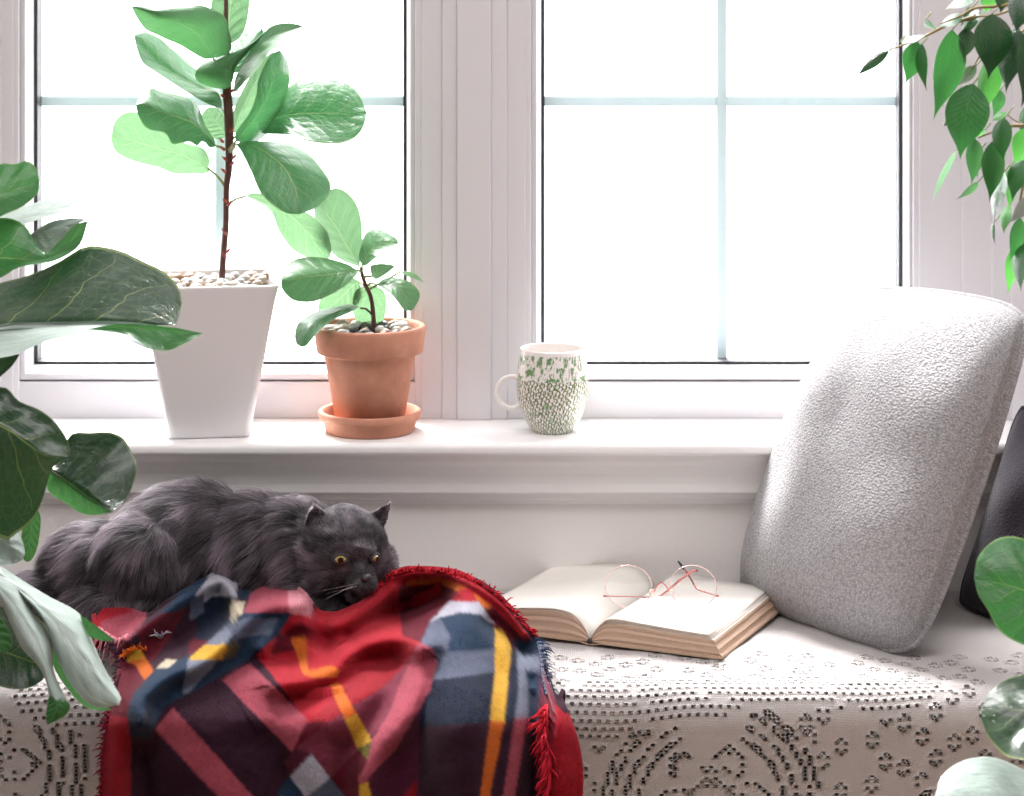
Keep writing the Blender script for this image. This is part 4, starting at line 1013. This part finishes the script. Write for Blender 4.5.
    ln = ln*(1-top_)+ln*top_*np.interp(py, [518, 560], [.30, 1.0])
    ln = np.where(ear_m, .0035, ln)
    ln = np.where(py < 510, np.where(px < 290, ln*1.15, ln), ln)
    ln *= rng.uniform(.65, 1.15, N)
    # chest ruff beside the cheek
    lift = np.where(ear_m, .25, .26*(1-hd)+.22*hd)+np.where((py < 520) & (px < 300), .16, 0)
    lift = lift+hd*np.interp(fd, [.05, .08], [0, .34])*np.interp(py, [525, 550], [0, 1])*(~ear_m)
    lift = lift*rng.uniform(.5, 1.5, N)
    shade = np.clip(.9+1.05*cl[:, 0]+1.0*cl2[:, 1]+rng.normal(0, .22, N), .25, 2.3)*np.where(fd < .055, .72, 1.0)  # strands near the nose darkened: the face's shade painted into the fur
    eye = np.array(P(340, 559, 2.517)); eye2 = np.array(P(373, 557, 2.536))
    ok = (np.linalg.norm(p0-eye, axis=1) > .0092) & (np.linalg.norm(p0-eye2, axis=1) > .0075) & (np.linalg.norm(p0-np.array(P(366, 577, 2.513)), axis=1) > .004)
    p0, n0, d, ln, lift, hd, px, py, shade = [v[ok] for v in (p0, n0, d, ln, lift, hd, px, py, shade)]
    N = len(p0)
    # keep strands from growing into the wall or far outside
    K = 4; sag = np.array([0, 0, -1.0])
    side = np.cross(d, n0)+rng.normal(0, .35, (N, 3)); side /= np.linalg.norm(side, axis=1)[:, None]
    w0 = np.interp(ln, [.001, .01, .03], [.00022, .00030, .00042])
    V = np.empty((N, K*2-1, 3)); 
    for k in range(K):
        f = k/(K-1)
        pos = p0+d*(ln*f)[:, None]+n0*(ln*(lift*f*(1.6-.9*f)))[:, None]+sag*(ln*.16*f*f)[:, None]
        pos[:, 1] = np.minimum(pos[:, 1], YW-.002); pos[:, 2] = np.maximum(pos[:, 2], BZ+.002)
        wk = w0*(1-f)**.7*1.0
        if k < K-1:
            V[:, 2*k] = pos-side*wk[:, None]; V[:, 2*k+1] = pos+side*wk[:, None]
        else: V[:, 2*k] = pos
    nvp = K*2-1
    base = (np.arange(N)*nvp)[:, None]
    quads = np.concatenate([base+np.array([[2*k, 2*k+1, 2*k+3, 2*k+2]]) for k in range(K-2)]); tris = base+np.array([[2*K-4, 2*K-3, 2*K-2]])
    me = bpy.data.meshes.new('fur')
    allv = (V.reshape(-1, 3)-np.array(r.location)); me.vertices.add(len(allv)); me.vertices.foreach_set('co', allv.ravel())
    nl = quads.size+tris.size; me.loops.add(nl); me.loops.foreach_set('vertex_index', np.concatenate([quads.ravel(), tris.ravel()]).astype(np.int32))
    nq, ntt = len(quads), len(tris); me.polygons.add(nq+ntt)
    me.polygons.foreach_set('loop_start', np.concatenate([np.arange(nq)*4, nq*4+np.arange(ntt)*3]).astype(np.int32))
    at = me.color_attributes.new('Col', 'FLOAT_COLOR', 'POINT')
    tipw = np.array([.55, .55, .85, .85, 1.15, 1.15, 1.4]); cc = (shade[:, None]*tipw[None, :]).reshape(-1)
    at.data.foreach_set('color', np.stack([cc, cc, cc, np.ones_like(cc)], -1).astype(np.float32).ravel())
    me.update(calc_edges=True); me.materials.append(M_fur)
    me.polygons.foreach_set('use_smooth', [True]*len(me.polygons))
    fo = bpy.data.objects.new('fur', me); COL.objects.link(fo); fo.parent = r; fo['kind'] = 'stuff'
    # ---- eyes
    f = Vector((.42, -.86, -.22)).normalized()
    def eyeb(c, R, g):
        bm = bmesh.new(); u_ = Vector((0, 0, 1)); a1_ = (u_-g*u_.dot(g)).normalized(); a2_ = g.cross(a1_)
        mm = Matrix((a2_, g, a1_)).transposed().to_4x4() @ Matrix.Diagonal((1, 1, .66, 1))
        bmesh.ops.create_uvsphere(bm, u_segments=24, v_segments=16, radius=R, matrix=Matrix.Translation(c) @ mm)
        e = bm_obj('eye', bm, M_eye, r, smooth=True)
        ax = g.orthogonal().normalized(); bx_ = g.cross(ax)
        V = []; Fc = []
        up = Vector((0, 0, 1)); s1 = (up-g*up.dot(g)).normalized(); s2 = g.cross(s1)
        for rr_ in (0.001, .5, 1):
            for k in range(20):
                t = 2*math.pi*k/20; o_ = s1*(math.cos(t)*R*.42*rr_)+s2*(math.sin(t)*R*.42*rr_)
                V.append(tuple(c+(g*math.sqrt(max(0, R*R-o_.length_squared))+o_)*1.02))
        Fc = [(j*20+k, j*20+(k+1) % 20, (j+1)*20+(k+1) % 20, (j+1)*20+k) for j in (0, 1) for k in range(20)]
        pu = mesh_obj('pupil', [tuple(Vector(v)-r.location) for v in V], Fc, M_pupil, None); pu.parent = e
        pts = [c+g*(R*.34)+a2_*(R*1.0*math.cos(t_))+a1_*(R*.70*math.sin(t_)) for t_ in np.linspace(0, 2*math.pi, 25)]
        V, Fc = tube_data(pts, .0015, 8, False); mesh_obj('eyelid', V, Fc, M_skin, r)
    eyeb(P(340.5, 559, 2.5215), .0072, Vector((.10, -.99, .03)).normalized())
    ppx, ppy = region(co_); near = (np.hypot(ppx-373.5, ppy-557) < 3.5); ds = float(co_[near, 1].min())
    eyeb(P(373.5, 557, ds+.0052), .0058, Vector((.80, -.55, -.2)).normalized())
    # nose
    bm = bmesh.new(); c = P(366.5, 577.5, 2.5125)
    bmesh.ops.create_uvsphere(bm, u_segments=16, v_segments=10, radius=1, matrix=Matrix.Translation(c) @ Matrix.Rotation(.5, 4, 'Z') @ Matrix.Diagonal((.0058, .0045, .0040, 1)))
    bm_obj('nose', bm, M_nose, r, smooth=True)
    for k in range(4):
        st = P(362+rb.uniform(-4, 4), 584+rb.uniform(-2, 3), 2.512); s = -1 if k < 6 else 1
        tube('whisker', [st, st+Vector((s*.018, -.004, -.003)), st+Vector((s*rb.uniform(.035, .05), .0, -.010-.004*(k % 3)))], [.00014, .00010, .00004], M_whisk, r, 4, 4)
M_whisk = plain('whisker', (.7, .68, .68, 1), .4)
cat()

# ------------------------------------------------------------------ tartan blanket
def in_poly(x, y, poly):
    c = np.zeros(x.shape, bool); n = len(poly)
    for i in range(n):
        x1, y1 = poly[i]; x2, y2 = poly[(i+1) % n]
        if y1 == y2: continue
        c ^= ((y1 > y) != (y2 > y)) & (x < (x2-x1)*(y-y1)/(y2-y1)+x1)
    return c
def seg_dist(x, y, pts):
    """signed distance to a polyline (positive on its right-hand side going along it) and position 0..1"""
    best = np.full(x.shape, 1e9); sg = np.zeros(x.shape); pos = np.zeros(x.shape)
    sp = smooth_path([Vector((a, b, 0)) for a, b in pts], 6) if len(pts) > 2 else [Vector((a, b, 0)) for a, b in pts]
    n = len(sp)-1
    for i in range(n):
        ax, ay, bx, by = sp[i].x, sp[i].y, sp[i+1].x, sp[i+1].y
        L2 = (bx-ax)**2+(by-ay)**2+1e-9
        t = np.clip(((x-ax)*(bx-ax)+(y-ay)*(by-ay))/L2, 0, 1)
        d = np.hypot(x-ax-t*(bx-ax), y-ay-t*(by-ay)); m = d < best
        best = np.where(m, d, best); sg = np.where(m, np.sign((bx-ax)*(y-ay)-(by-ay)*(x-ax)), sg); pos = np.where(m, (i+t)/n, pos)
    return best*sg, pos
CRIM = srgb(180, 36, 50); RED2 = srgb(160, 34, 46); MAR = srgb(104, 26, 42); PLUM = srgb(58, 30, 46); NAVY = srgb(38, 58, 82); NAVD = srgb(26, 36, 56)
SLATE = srgb(128, 134, 152); GREYB = srgb(96, 102, 122); PALE = srgb(188, 186, 200); PINK = srgb(178, 84, 100); PINKL = srgb(214, 140, 152); GOLD = srgb(222, 172, 62); ORAN = srgb(212, 108, 40); OLIV = srgb(112, 104, 48); CREAM = srgb(214, 200, 176)
PAINT = [
 (CRIM, [(92, 606), (150, 606), (140, 640), (92, 640)]), (PINK, [(100, 622), (132, 612), (152, 616), (128, 640), (104, 640)]),
 (RED2, [(96, 840), (98, 700), (116, 690), (131, 700), (131, 840)]), (MAR, [(112, 640), (140, 640), (155, 690), (140, 720), (110, 715)]),
 (PLUM, [(128, 640), (160, 600), (222, 570), (240, 590), (240, 620), (190, 660), (150, 668)]),
 (MAR, [(136, 632), (165, 612), (186, 606), (170, 640), (150, 664)]), (MAR, [(190, 640), (214, 628), (218, 640), (200, 660), (186, 664)]),
 (NAVY, [(158, 614), (180, 594), (205, 578), (206, 590), (190, 604), (175, 612)]), (NAVD, [(196, 600), (236, 590), (236, 622), (216, 640), (196, 640)]),
 (PALE, [(196, 594), (210, 576), (224, 572), (238, 586), (237, 597), (214, 596), (200, 604)]), (GREYB, [(190, 602), (204, 592), (204, 612), (190, 622)]),  # pale cap: highlight on the fold's peak, painted into the cloth
 (ORAN, [(127, 662), (128, 652), (140, 648), (152, 668), (154, 678), (144, 680), (136, 666)]), (GOLD, [(127, 662), (128, 652), (140, 648), (144, 658)]),
 (NAVY, [(128, 716), (132, 695), (156, 668), (190, 655), (215, 640), (238, 616), (248, 606), (292, 608), (292, 618), (275, 640), (242, 664), (190, 694), (165, 706), (148, 738), (130, 734)]),
 (NAVD, [(128, 716), (150, 712), (152, 738), (130, 736)]), (CREAM, [(156, 668), (166, 659), (177, 660), (168, 668)]),
 (SLATE, [(188, 660), (194, 654), (228, 624), (240, 620), (224, 650), (212, 668), (188, 694), (182, 694)]),
 (GOLD, [(189, 658), (204, 645), (228, 644), (222, 660), (193, 660)]), (OLIV, [(228, 644), (240, 645), (234, 656), (222, 660)]),
 (GREYB, [(228, 626), (244, 618), (280, 618), (270, 634), (232, 640)]), (CREAM, [(231, 600), (245, 602), (242, 614), (230, 622)]), (NAVY, [(236, 590), (250, 586), (256, 590), (247, 600), (237, 598)]),
 (PINK, [(244, 613), (250, 594), (262, 584), (290, 586), (289, 613)]), (PINKL, [(288, 584), (300, 590), (314, 604), (310, 617), (289, 614)]),
 (CRIM, [(256, 655), (278, 636), (292, 614), (310, 616), (318, 606), (345, 612), (372, 592), (388, 576), (410, 573), (470, 570), (470, 600), (440, 640), (425, 662), (405, 676), (384, 686), (352, 704), (330, 722), (308, 724), (284, 690)]),
 (MAR, [(278, 636), (300, 622), (316, 632), (296, 650), (270, 655)]),
 (RED2, [(338, 690), (360, 668), (400, 655), (415, 655), (384, 688), (352, 706), (330, 724), (310, 722)]),
 (MAR, [(398, 588), (410, 580), (470, 584), (452, 604), (436, 628), (424, 644), (402, 636)]), (MAR, [(470, 584), (500, 606), (520, 640), (530, 652), (510, 645), (490, 625), (478, 604)]),
 (CRIM, [(366, 604), (384, 582), (400, 569), (440, 568), (470, 578), (500, 600), (532, 640), (524, 640), (496, 610), (466, 586), (438, 578), (404, 578), (384, 594)]),
 (ORAN, [(405, 581), (440, 577), (468, 588), (492, 606), (488, 610), (464, 594), (440, 584), (406, 586)]),
 (PINK, [(222, 680), (250, 663), (308, 720), (292, 752)]), (PINK, [(155, 729), (173, 708), (253, 796), (290, 840), (256, 840), (217, 796)]),
 (MAR, [(292, 752), (308, 722), (330, 722), (352, 706), (384, 688), (395, 700), (330, 776), (300, 745)]),
 (srgb(132, 58, 76), [(296, 748), (330, 722), (384, 686), (415, 655), (428, 662), (402, 704), (372, 736), (331, 777)]),
 (srgb(96, 40, 60), [(284, 762), (296, 748), (312, 754), (292, 776)]),
 (PALE, [(290, 776), (312, 754), (330, 778), (306, 798)]), (GREYB, [(330, 778), (346, 798), (352, 840), (322, 840), (306, 798)]), (NAVY, [(278, 790), (290, 776), (306, 798), (322, 840), (280, 840)]),
 (MAR, [(346, 798), (331, 777), (358, 750), (371, 760), (366, 790), (360, 840), (352, 840)]),
 (ORAN, [(291, 638), (306, 636), (307, 661), (309, 671), (331, 665), (340, 670), (337, 678), (313, 678), (303, 675), (298, 658)]),
 (ORAN, [(329, 686), (338, 682), (358, 716), (346, 722)]), (GOLD, [(345, 720), (357, 714), (372, 741), (358, 749)]), (OLIV, [(358, 749), (372, 741), (374, 757), (368, 760)]),
 # peak on the right with upright stripes
 (PLUM, [(404, 840), (418, 730), (430, 690), (440, 655), (505, 640), (528, 662), (534, 720), (548, 740), (548, 840)]),
 (CRIM, [(450, 602), (461, 588), (472, 588), (479, 606)]), (PALE, [(430, 622), (450, 601), (479, 602), (497, 626), (480, 616), (460, 614), (440, 620)]),
 (GREYB, [(421, 642), (430, 622), (441, 617), (452, 640), (448, 655), (430, 660)]), (NAVY, [(440, 618), (460, 612), (480, 614), (499, 632), (498, 650), (448, 653), (450, 636)]),
 (GREYB, [(430, 660), (448, 652), (497, 649), (496, 674), (432, 682)]), (NAVD, [(418, 728), (426, 688), (434, 680), (496, 672), (492, 722)]),
 (GOLD, [(495, 628), (503, 630), (511, 644), (511, 672), (504, 722), (490, 722), (495, 672)]), (ORAN, [(490, 721), (504, 721), (490, 796), (484, 840), (472, 840), (480, 796)]),
 (NAVD, [(511, 650), (519, 655), (520, 690), (514, 722), (504, 722)]), (SLATE, [(516, 648), (524, 655), (528, 690), (528, 718), (515, 720), (519, 690)]), (PINK, [(515, 720), (528, 717), (515, 796), (510, 840), (496, 840), (503, 796)]),
 (NAVY, [(511, 640), (524, 640), (545, 636), (545, 656), (524, 657)]), (SLATE, [(524, 656), (545, 655), (545, 672), (527, 674)]), (NAVY, [(527, 673), (545, 670), (550, 705), (540, 745), (529, 720)]),
 (NAVD, [(529, 690), (545, 700), (540, 745), (528, 730)]),
 (PINK, [(418, 643), (434, 649), (437, 664), (430, 690), (420, 708), (396, 750), (372, 773), (362, 792), (358, 780), (368, 760), (372, 740), (388, 715), (404, 675)]),
 (srgb(92, 38, 62), [(396, 750), (420, 708), (418, 840), (360, 840), (362, 792), (372, 773)]), (RED2, [(404, 796), (416, 780), (416, 840), (396, 840)]), (GOLD, [(360, 784), (368, 782), (372, 800), (366, 812), (360, 800)]),
 (CRIM, [(546, 700), (556, 704), (580, 730), (582, 840), (548, 840), (540, 760), (538, 730)]),
]
YT = ([88, 100, 112, 128, 150, 160, 170, 185, 205, 222, 232, 238, 246, 262, 285, 300, 310, 316, 330, 348, 366, 378, 390, 402, 420, 440, 458, 472, 488, 505, 520, 532, 541, 550, 562, 572, 580],
      [634, 614, 612, 612, 616, 608, 601, 592, 580, 574, 580, 588, 587, 584, 587, 592, 602, 611, 616, 611, 601, 588, 577, 571, 570, 571, 574, 580, 589, 603, 620, 634, 648, 690, 702, 716, 740])
def yt_f(x): return interp_s(x, *YT)
def xl_f(y): return interp_s(y, [606, 620, 640, 660, 690, 740, 860], [90, 92, 106, 117, 115, 105, 100])
def xr_f(y): return interp_s(y, [570, 640, 700, 740, 860], [545, 545, 560, 575, 577])
RIDGES = [ # polyline, width on either side (px), height (m)
 ([(128, 640), (150, 622), (180, 600), (206, 584), (222, 580), (233, 592), (236, 610)], 7, 11, .028),
 ([(140, 722), (142, 700), (166, 676), (196, 664), (222, 646), (244, 622), (268, 606), (300, 602)], 13, 13, .042),
 ([(178, 640), (205, 622), (226, 612)], 13, 13, -.020),
 ([(262, 646), (284, 622), (320, 626), (344, 622), (372, 606), (392, 590)], 14, 12, .020),
 ([(322, 632), (330, 655), (316, 668), (284, 662)], 15, 13, -.016),
 ([(276, 684), (305, 678), (334, 668), (352, 648), (376, 638), (404, 636), (420, 646)], 15, 13, .026),
 ([(290, 700), (330, 690), (362, 664), (392, 662)], 12, 14, -.012),
 ([(352, 636), (380, 618), (412, 606), (440, 600)], 12, 14, -.026),
 ([(330, 722), (356, 700), (384, 690)], 16, 16, .008),
 ([(430, 646), (418, 686), (396, 730), (374, 764), (362, 830)], 15, 18, .018),
 ([(392, 690), (372, 722), (345, 760), (338, 830)], 14, 12, -.012),
 ([(436, 656), (428, 692), (420, 740), (419, 830)], 8, 9, -.008),
 ([(462, 598), (464, 625), (462, 660), (466, 720), (468, 830)], 40, 40, .050),
 ([(506, 646), (516, 684), (512, 740), (505, 830)], 10, 12, .008),
 ([(492, 622), (508, 636), (520, 650)], 9, 9, -.022),
 ([(532, 680), (534, 740), (534, 830)], 8, 7, -.010),
 ([(556, 712), (562, 760), (562, 830)], 16, 16, .018),
 ([(392, 576), (420, 573), (452, 576), (480, 588), (508, 610), (526, 634)], 5, 5, .012),
 ([(404, 612), (424, 602), (440, 592)], 22, 20, -.040),
 ([(146, 760), (152, 830)], 10, 14, -.010), ([(180, 715), (200, 760), (240, 830)], 30, 30, .008), ([(262, 740), (300, 800), (320, 840)], 18, 24, -.009),
 ([(120, 700), (116, 760), (116, 830)], 12, 10, .012)]
def blanket_D(x, y):
    D = interp_s(y, [560, 580, 605, 630, 660, 695, 720, 750, 860], [2.595, 2.575, 2.525, 2.475, 2.425, 2.360, 2.325, 2.312, 2.300])
    for pts, wl, wr, h in RIDGES:
        d, pos = seg_dist(x, y, pts)
        w = np.where(d > 0, wr, wl)
        endf = 1.0
        D = D-1.35*h*np.exp(-(np.abs(d)/w)**2.0)*endf
    return D
def blanket():
    r = root('tartan_blanket', P(330, 700, 2.33), 'red and navy tartan wool blanket bunched on the bench and hanging down in front', 'blanket')
    nu, nv = 330, 190
    U, Vv = np.meshgrid(np.linspace(0, 1, nu), np.linspace(0, 1, nv))
    x = 100+U*460; y = 560+Vv*300
    for _ in range(40):
        x2 = xl_f(y)+U*(xr_f(y)-xl_f(y)); y2 = yt_f(x2)+Vv*(862-yt_f(x2)); x = .5*x+.5*x2; y = .5*y+.5*y2
    D = blanket_D(x, y)
    nz = np.array([noise.noise(Vector((a/30, b/30, 2))) for a, b in zip(x.ravel(), y.ravel())]).reshape(x.shape)
    nz2 = np.array([noise.noise(Vector((a/9, b/9, 5))) for a, b in zip(x.ravel(), y.ravel())]).reshape(x.shape)
    D = D-.004*nz-.0008*nz2
    W = PN(x, y, D); W[..., 2] = np.where(W[..., 1] > 2.37, np.maximum(W[..., 2], BZ+.006), W[..., 2])
    cols = np.empty(x.shape+(4,)); cols[:] = PLUM
    jx = x+.5*nz2; jy = y+.5*nz
    for c, poly in PAINT: cols[in_poly(jx, jy, poly)] = c
    for _ in range(1):
        pc = np.pad(cols, ((1, 1), (1, 1), (0, 0)), 'edge'); cols = (pc[1:-1, 1:-1]*2+pc[:-2, 1:-1]+pc[2:, 1:-1]+pc[1:-1, :-2]+pc[1:-1, 2:])/6
    # rounded back behind the upper rim, running down to the bench
    rows = [W]; crow = [cols]; uvs = [np.stack([x/400, y/400], -1)]
    top = W[0]; ctop = cols[0]
    back = []
    for k in range(1, 9):
        q_ = top.copy(); f = k/8
        if k <= 4:
            a_ = math.pi/2*k/4; q_[:, 1] += .012*math.sin(a_)*1.0; q_[:, 2] += .004*math.sin(2*a_)-.006*(1-math.cos(a_))
        else:
            g = (k-4)/4; q_[:, 1] += .012+.02*g; q_[:, 2] -= .006+(top[:, 2]-.006-(BZ+.004))*np.where(top[:, 2] > BZ+.012, g, 0)
        back.append(q_)
    back = np.array(back[::-1])
    Wf = np.concatenate([back, W]); Cf = np.concatenate([np.repeat(ctop[None], 8, 0), cols])
    uvf = np.concatenate([np.repeat(uvs[0][:1], 8, 0)+np.linspace(-.05, 0, 8, endpoint=False)[:, None, None], uvs[0]])
    # side turns
    def side(Wf, col, s):
        e = Wf[:, col].copy(); outs = []
        for k in range(1, 4):
            q_ = e.copy(); a_ = math.pi/2*k/3; q_[:, 0] += s*.003*math.sin(a_*1.6); q_[:, 1] += .010*(1-math.cos(a_))+.002*k; outs.append(q_)
        return outs
    l = side(Wf, 0, -1)[::-1]; rr_ = side(Wf, -1, 1)
    Wf = np.concatenate([np.stack(l, 1), Wf, np.stack(rr_, 1)], 1)
    Cf = np.concatenate([np.repeat(Cf[:, :1], 3, 1), Cf, np.repeat(Cf[:, -1:], 3, 1)], 1)
    uvf = np.concatenate([np.repeat(uvf[:, :1], 3, 1), uvf, np.repeat(uvf[:, -1:], 3, 1)], 1)
    H_, W_ = Wf.shape[:2]
    I = np.arange(H_*W_).reshape(H_, W_)
    q4 = np.stack([I[:-1, :-1], I[1:, :-1], I[1:, 1:], I[:-1, 1:]], -1).reshape(-1, 4)
    t = NT('tartan_wool')
    vc = t.n('ShaderNodeVertexColor', layer_name='Col').outputs[0]; uv = t.coord('UV')
    tw = t.n('ShaderNodeTexWave', {'Vector': uv, 'Scale': 160, 'Distortion': 2.5, 'Detail': 1}, bands_direction='DIAGONAL').outputs['Fac']
    fz = t.noise(420, uv, 3, .7); fz2 = t.noise(60, uv, 4, .6)
    k = t.math('ADD', .02, t.math('ADD', t.math('MULTIPLY', fz, .95), t.math('MULTIPLY', fz2, .35)))
    c = t.n('ShaderNodeVectorMath', {0: vc, 1: t.n('ShaderNodeCombineXYZ', {0: k, 1: k, 2: k}).outputs[0]}, operation='MULTIPLY').outputs[0]
    h = t.math('ADD', t.math('MULTIPLY', tw, .6), t.math('MULTIPLY', fz, .8))
    m = t.done(t.n('ShaderNodeBsdfPrincipled', {'Base Color': c, 'Roughness': .95, 'Specular IOR Level': .1, 'Sheen Weight': .06, 'Sheen Roughness': .45, 'Sheen Tint': (1, .9, .92, 1), 'Normal': t.bump(h, .0009, .7)}).outputs[0])
    o = mesh_obj('blanket_cloth', Wf.reshape(-1, 3), q4, m, r, uv=uvf.reshape(-1, 2), cols=Cf.reshape(-1, 4))
    md = o.modifiers.new('S', 'SOLIDIFY'); md.thickness = .003; md.offset = -1
    # short wool fibres standing off the cloth
    NF = 90000; ii = rng.integers(8, H_-1, NF); jj = rng.integers(1, W_-1, NF)
    a0 = Wf[ii, jj]; a1_ = Wf[ii-1, jj]; a2_ = Wf[ii, jj-1]; a3_ = Wf[np.minimum(ii+1, H_-1), jj]
    fu, fv = rng.random(NF)[:, None], rng.random(NF)[:, None]; p0 = a0+(a1_-a0)*fu+(a2_-a0)*fv
    nn = np.cross(a2_-a0, a1_-a0); nn /= np.linalg.norm(nn, axis=1)[:, None]+1e-12
    nn = np.where(nn[:, 1:2] > .2, -nn, nn)
    dd = nn*.55+rng.normal(0, .55, (NF, 3)); dd /= np.linalg.norm(dd, axis=1)[:, None]; ln = rng.uniform(.0012, .0030, NF)[:, None]
    sd = np.cross(dd, rng.normal(0, 1, (NF, 3))); sd /= np.linalg.norm(sd, axis=1)[:, None]+1e-12; sd *= .00017
    VV = np.stack([p0-sd, p0+sd, p0+dd*ln], 1).reshape(-1, 3); FF = np.arange(NF*3).reshape(-1, 3)
    cf = np.repeat(np.clip(Cf[ii, jj]*rng.uniform(.7, 1.4, NF)[:, None]+.002, 0, 1), 3, 0)
    mf = NT('wool_fibre'); vcf = mf.n('ShaderNodeVertexColor', layer_name='Col').outputs[0]
    mf = mf.done(mf.n('ShaderNodeMixShader', {0: .45, 1: mf.n('ShaderNodeBsdfDiffuse', {'Color': vcf}).outputs[0], 2: mf.n('ShaderNodeBsdfTranslucent', {'Color': vcf}).outputs[0]}).outputs[0])
    mesh_obj('wool_nap', VV, FF, mf, r, cols=cf)['kind'] = 'stuff'
    # ---- fringes
    def fringe(name, path, dirs, length, num, col, jit=.35, rad=.0009):
        mt = plain('fringe_wool', tuple(col[:3])+(1,), .95, .1)
        sp = smooth_path([Vector(p) for p in path], 12); V = []; Fc = []; n = len(sp)-1
        for k in range(num):
            f = k/(num-1)*n; i = min(int(f), n-1); p = sp[i].lerp(sp[i+1], f-i); g = k/(num-1)
            dd = Vector(np.array(dirs[0])*(1-g)+np.array(dirs[1])*g).normalized()
            dd = (dd+Vector(rng.normal(0, jit, 3))).normalized(); ln = length*rng.uniform(.6, 1.25)
            bend = Vector(rng.normal(0, .25, 3))*ln
            pts = [p-dd*ln*.15, p+dd*ln*.35+bend*.3, p+dd*ln*.7+bend*.6+Vector((0, 0, -.1*ln)), p+dd*ln+bend*.6+Vector((0, 0, -.3*ln))]
            a, b = tube_data(pts, [rad, rad*.9, rad*.7, rad*.25], 5); off = len(V)
            V += a; Fc += [tuple(v+off for v in f_) for f_ in b]
        o_ = mesh_obj(name, V, Fc, mt, r); o_['kind'] = 'stuff'; return o_
    def edge(xs, ys, dz=0, fwd=.0): 
        xs = np.array(xs, float); ys = np.array(ys, float); d_ = blanket_D(xs, ys)-fwd; return [tuple(v) for v in PN(xs, ys, d_)]
    xs = [374, 384, 396, 410, 430, 450, 470, 485, 500, 512, 524, 532]
    fringe('fringe', edge(xs, [yt_f(np.array([v]))[0]+2 for v in xs]), ((-.2, -.3, 1), (.9, -.3, .35)), .009, 210, CRIM)
    fringe('fringe', edge([538, 541, 542, 544, 547], [642, 655, 668, 682, 694], fwd=.002), ((1, -.2, .1), (1, -.2, -.1)), .010, 46, SLATE, .2)
    fringe('fringe', edge([538, 541, 542, 546], [640, 652, 676, 694], fwd=.002), ((1, -.2, .1), (1, -.2, -.1)), .010, 40, NAVY, .2)
    fringe('fringe', edge([546, 544, 546, 550, 548, 546], [706, 722, 742, 765, 800, 850], fwd=.004), ((-.5, -.8, -.5), (-.6, -.8, -.6)), .016, 130, CRIM, .4, .0011)
    fringe('fringe', edge([114, 109, 105, 102, 101], [690, 715, 745, 790, 850], fwd=.0), ((-1, -.2, -.1), (-1, -.2, -.2)), .008, 90, MAR, .3)
    fringe('fringe', edge([112, 118, 121, 116], [640, 655, 668, 690], fwd=.0), ((-1, -.2, -.1), (-1, -.2, -.2)), .007, 40, PLUM, .35)
    fringe('fringe', edge([126, 130, 138, 146], [656, 651, 648, 650], fwd=.006), ((-.8, -.4, .4), (-.2, -.4, .8)), .007, 24, ORAN, .3)
    fringe('fringe', edge([98, 108, 118, 128], [628, 636, 640, 636], fwd=.002), ((-.3, -.4, -1), (-.1, -.4, -1)), .018, 26, PINKL, .2)
    fringe('fringe', edge([156, 160, 164], [634, 638, 634], fwd=.004), ((-.5, -.4, .8), (.5, -.4, .8)), .012, 7, PALE, .2)
blanket()

# ------------------------------------------------------------------ light
w = bpy.data.worlds.new('World'); sc.world = w; w.use_nodes = True
bg = w.node_tree.nodes['Background']; bg.inputs[0].default_value = (.97, .985, 1.0, 1); bg.inputs[1].default_value = 6.0
def area(name, loc, rot, sx, sy, power, col=(1, 1, 1), portal=False):
    L = bpy.data.lights.new(name, 'AREA'); L.shape = 'RECTANGLE'; L.size = sx; L.size_y = sy; L.energy = power; L.color = col
    if portal: L.cycles.is_portal = True
    o = bpy.data.objects.new(name, L); COL.objects.link(o); o.location = loc; o.rotation_euler = rot; return o
for a, b in ((38, 404), (543, 900)):
    x0, x1 = X(a, 2.9), X(b, 2.9); z0 = Z(362, 2.9)
    area('window_portal', ((x0+x1)/2, 2.96, (z0+WT)/2), (-math.pi/2, 0, 0), x1-x0, WT-z0, 1, portal=True)
sl = bpy.data.lights.new('sun', 'SUN'); sl.energy = 21.0; sl.angle = math.radians(28); sl.color = (1, .985, .98)
so = bpy.data.objects.new('sun', sl); COL.objects.link(so); so.location = (-1, 5, 4)
so.rotation_euler = Vector((-.28, 1.0, 1.15)).to_track_quat('Z', 'Y').to_euler()
area('overhead_fill', (0, 1.5, 2.44), (0, 0, 0), 1.8, .9, 34, (1, .96, .97))  # unseen fill light, added overhead to brighten the room-facing surfaces

cam = bpy.data.cameras.new('Camera'); co = bpy.data.objects.new('Camera', cam); COL.objects.link(co)
co.location = (0, 0, CZ); co.rotation_euler = (math.pi/2, 0, 0)
cam.sensor_width = 36; cam.lens = F/1024*36; cam.shift_y = -(398-HY)/1024; cam.clip_start = .05
cam.dof.use_dof = True; cam.dof.focus_distance = 2.52; cam.dof.aperture_fstop = 8
sc.camera = co
sc.view_settings.view_transform = 'Standard'; sc.view_settings.look = 'None'; sc.view_settings.gamma = 1
sc.view_settings.exposure = 0; sc.view_settings.use_curve_mapping = False
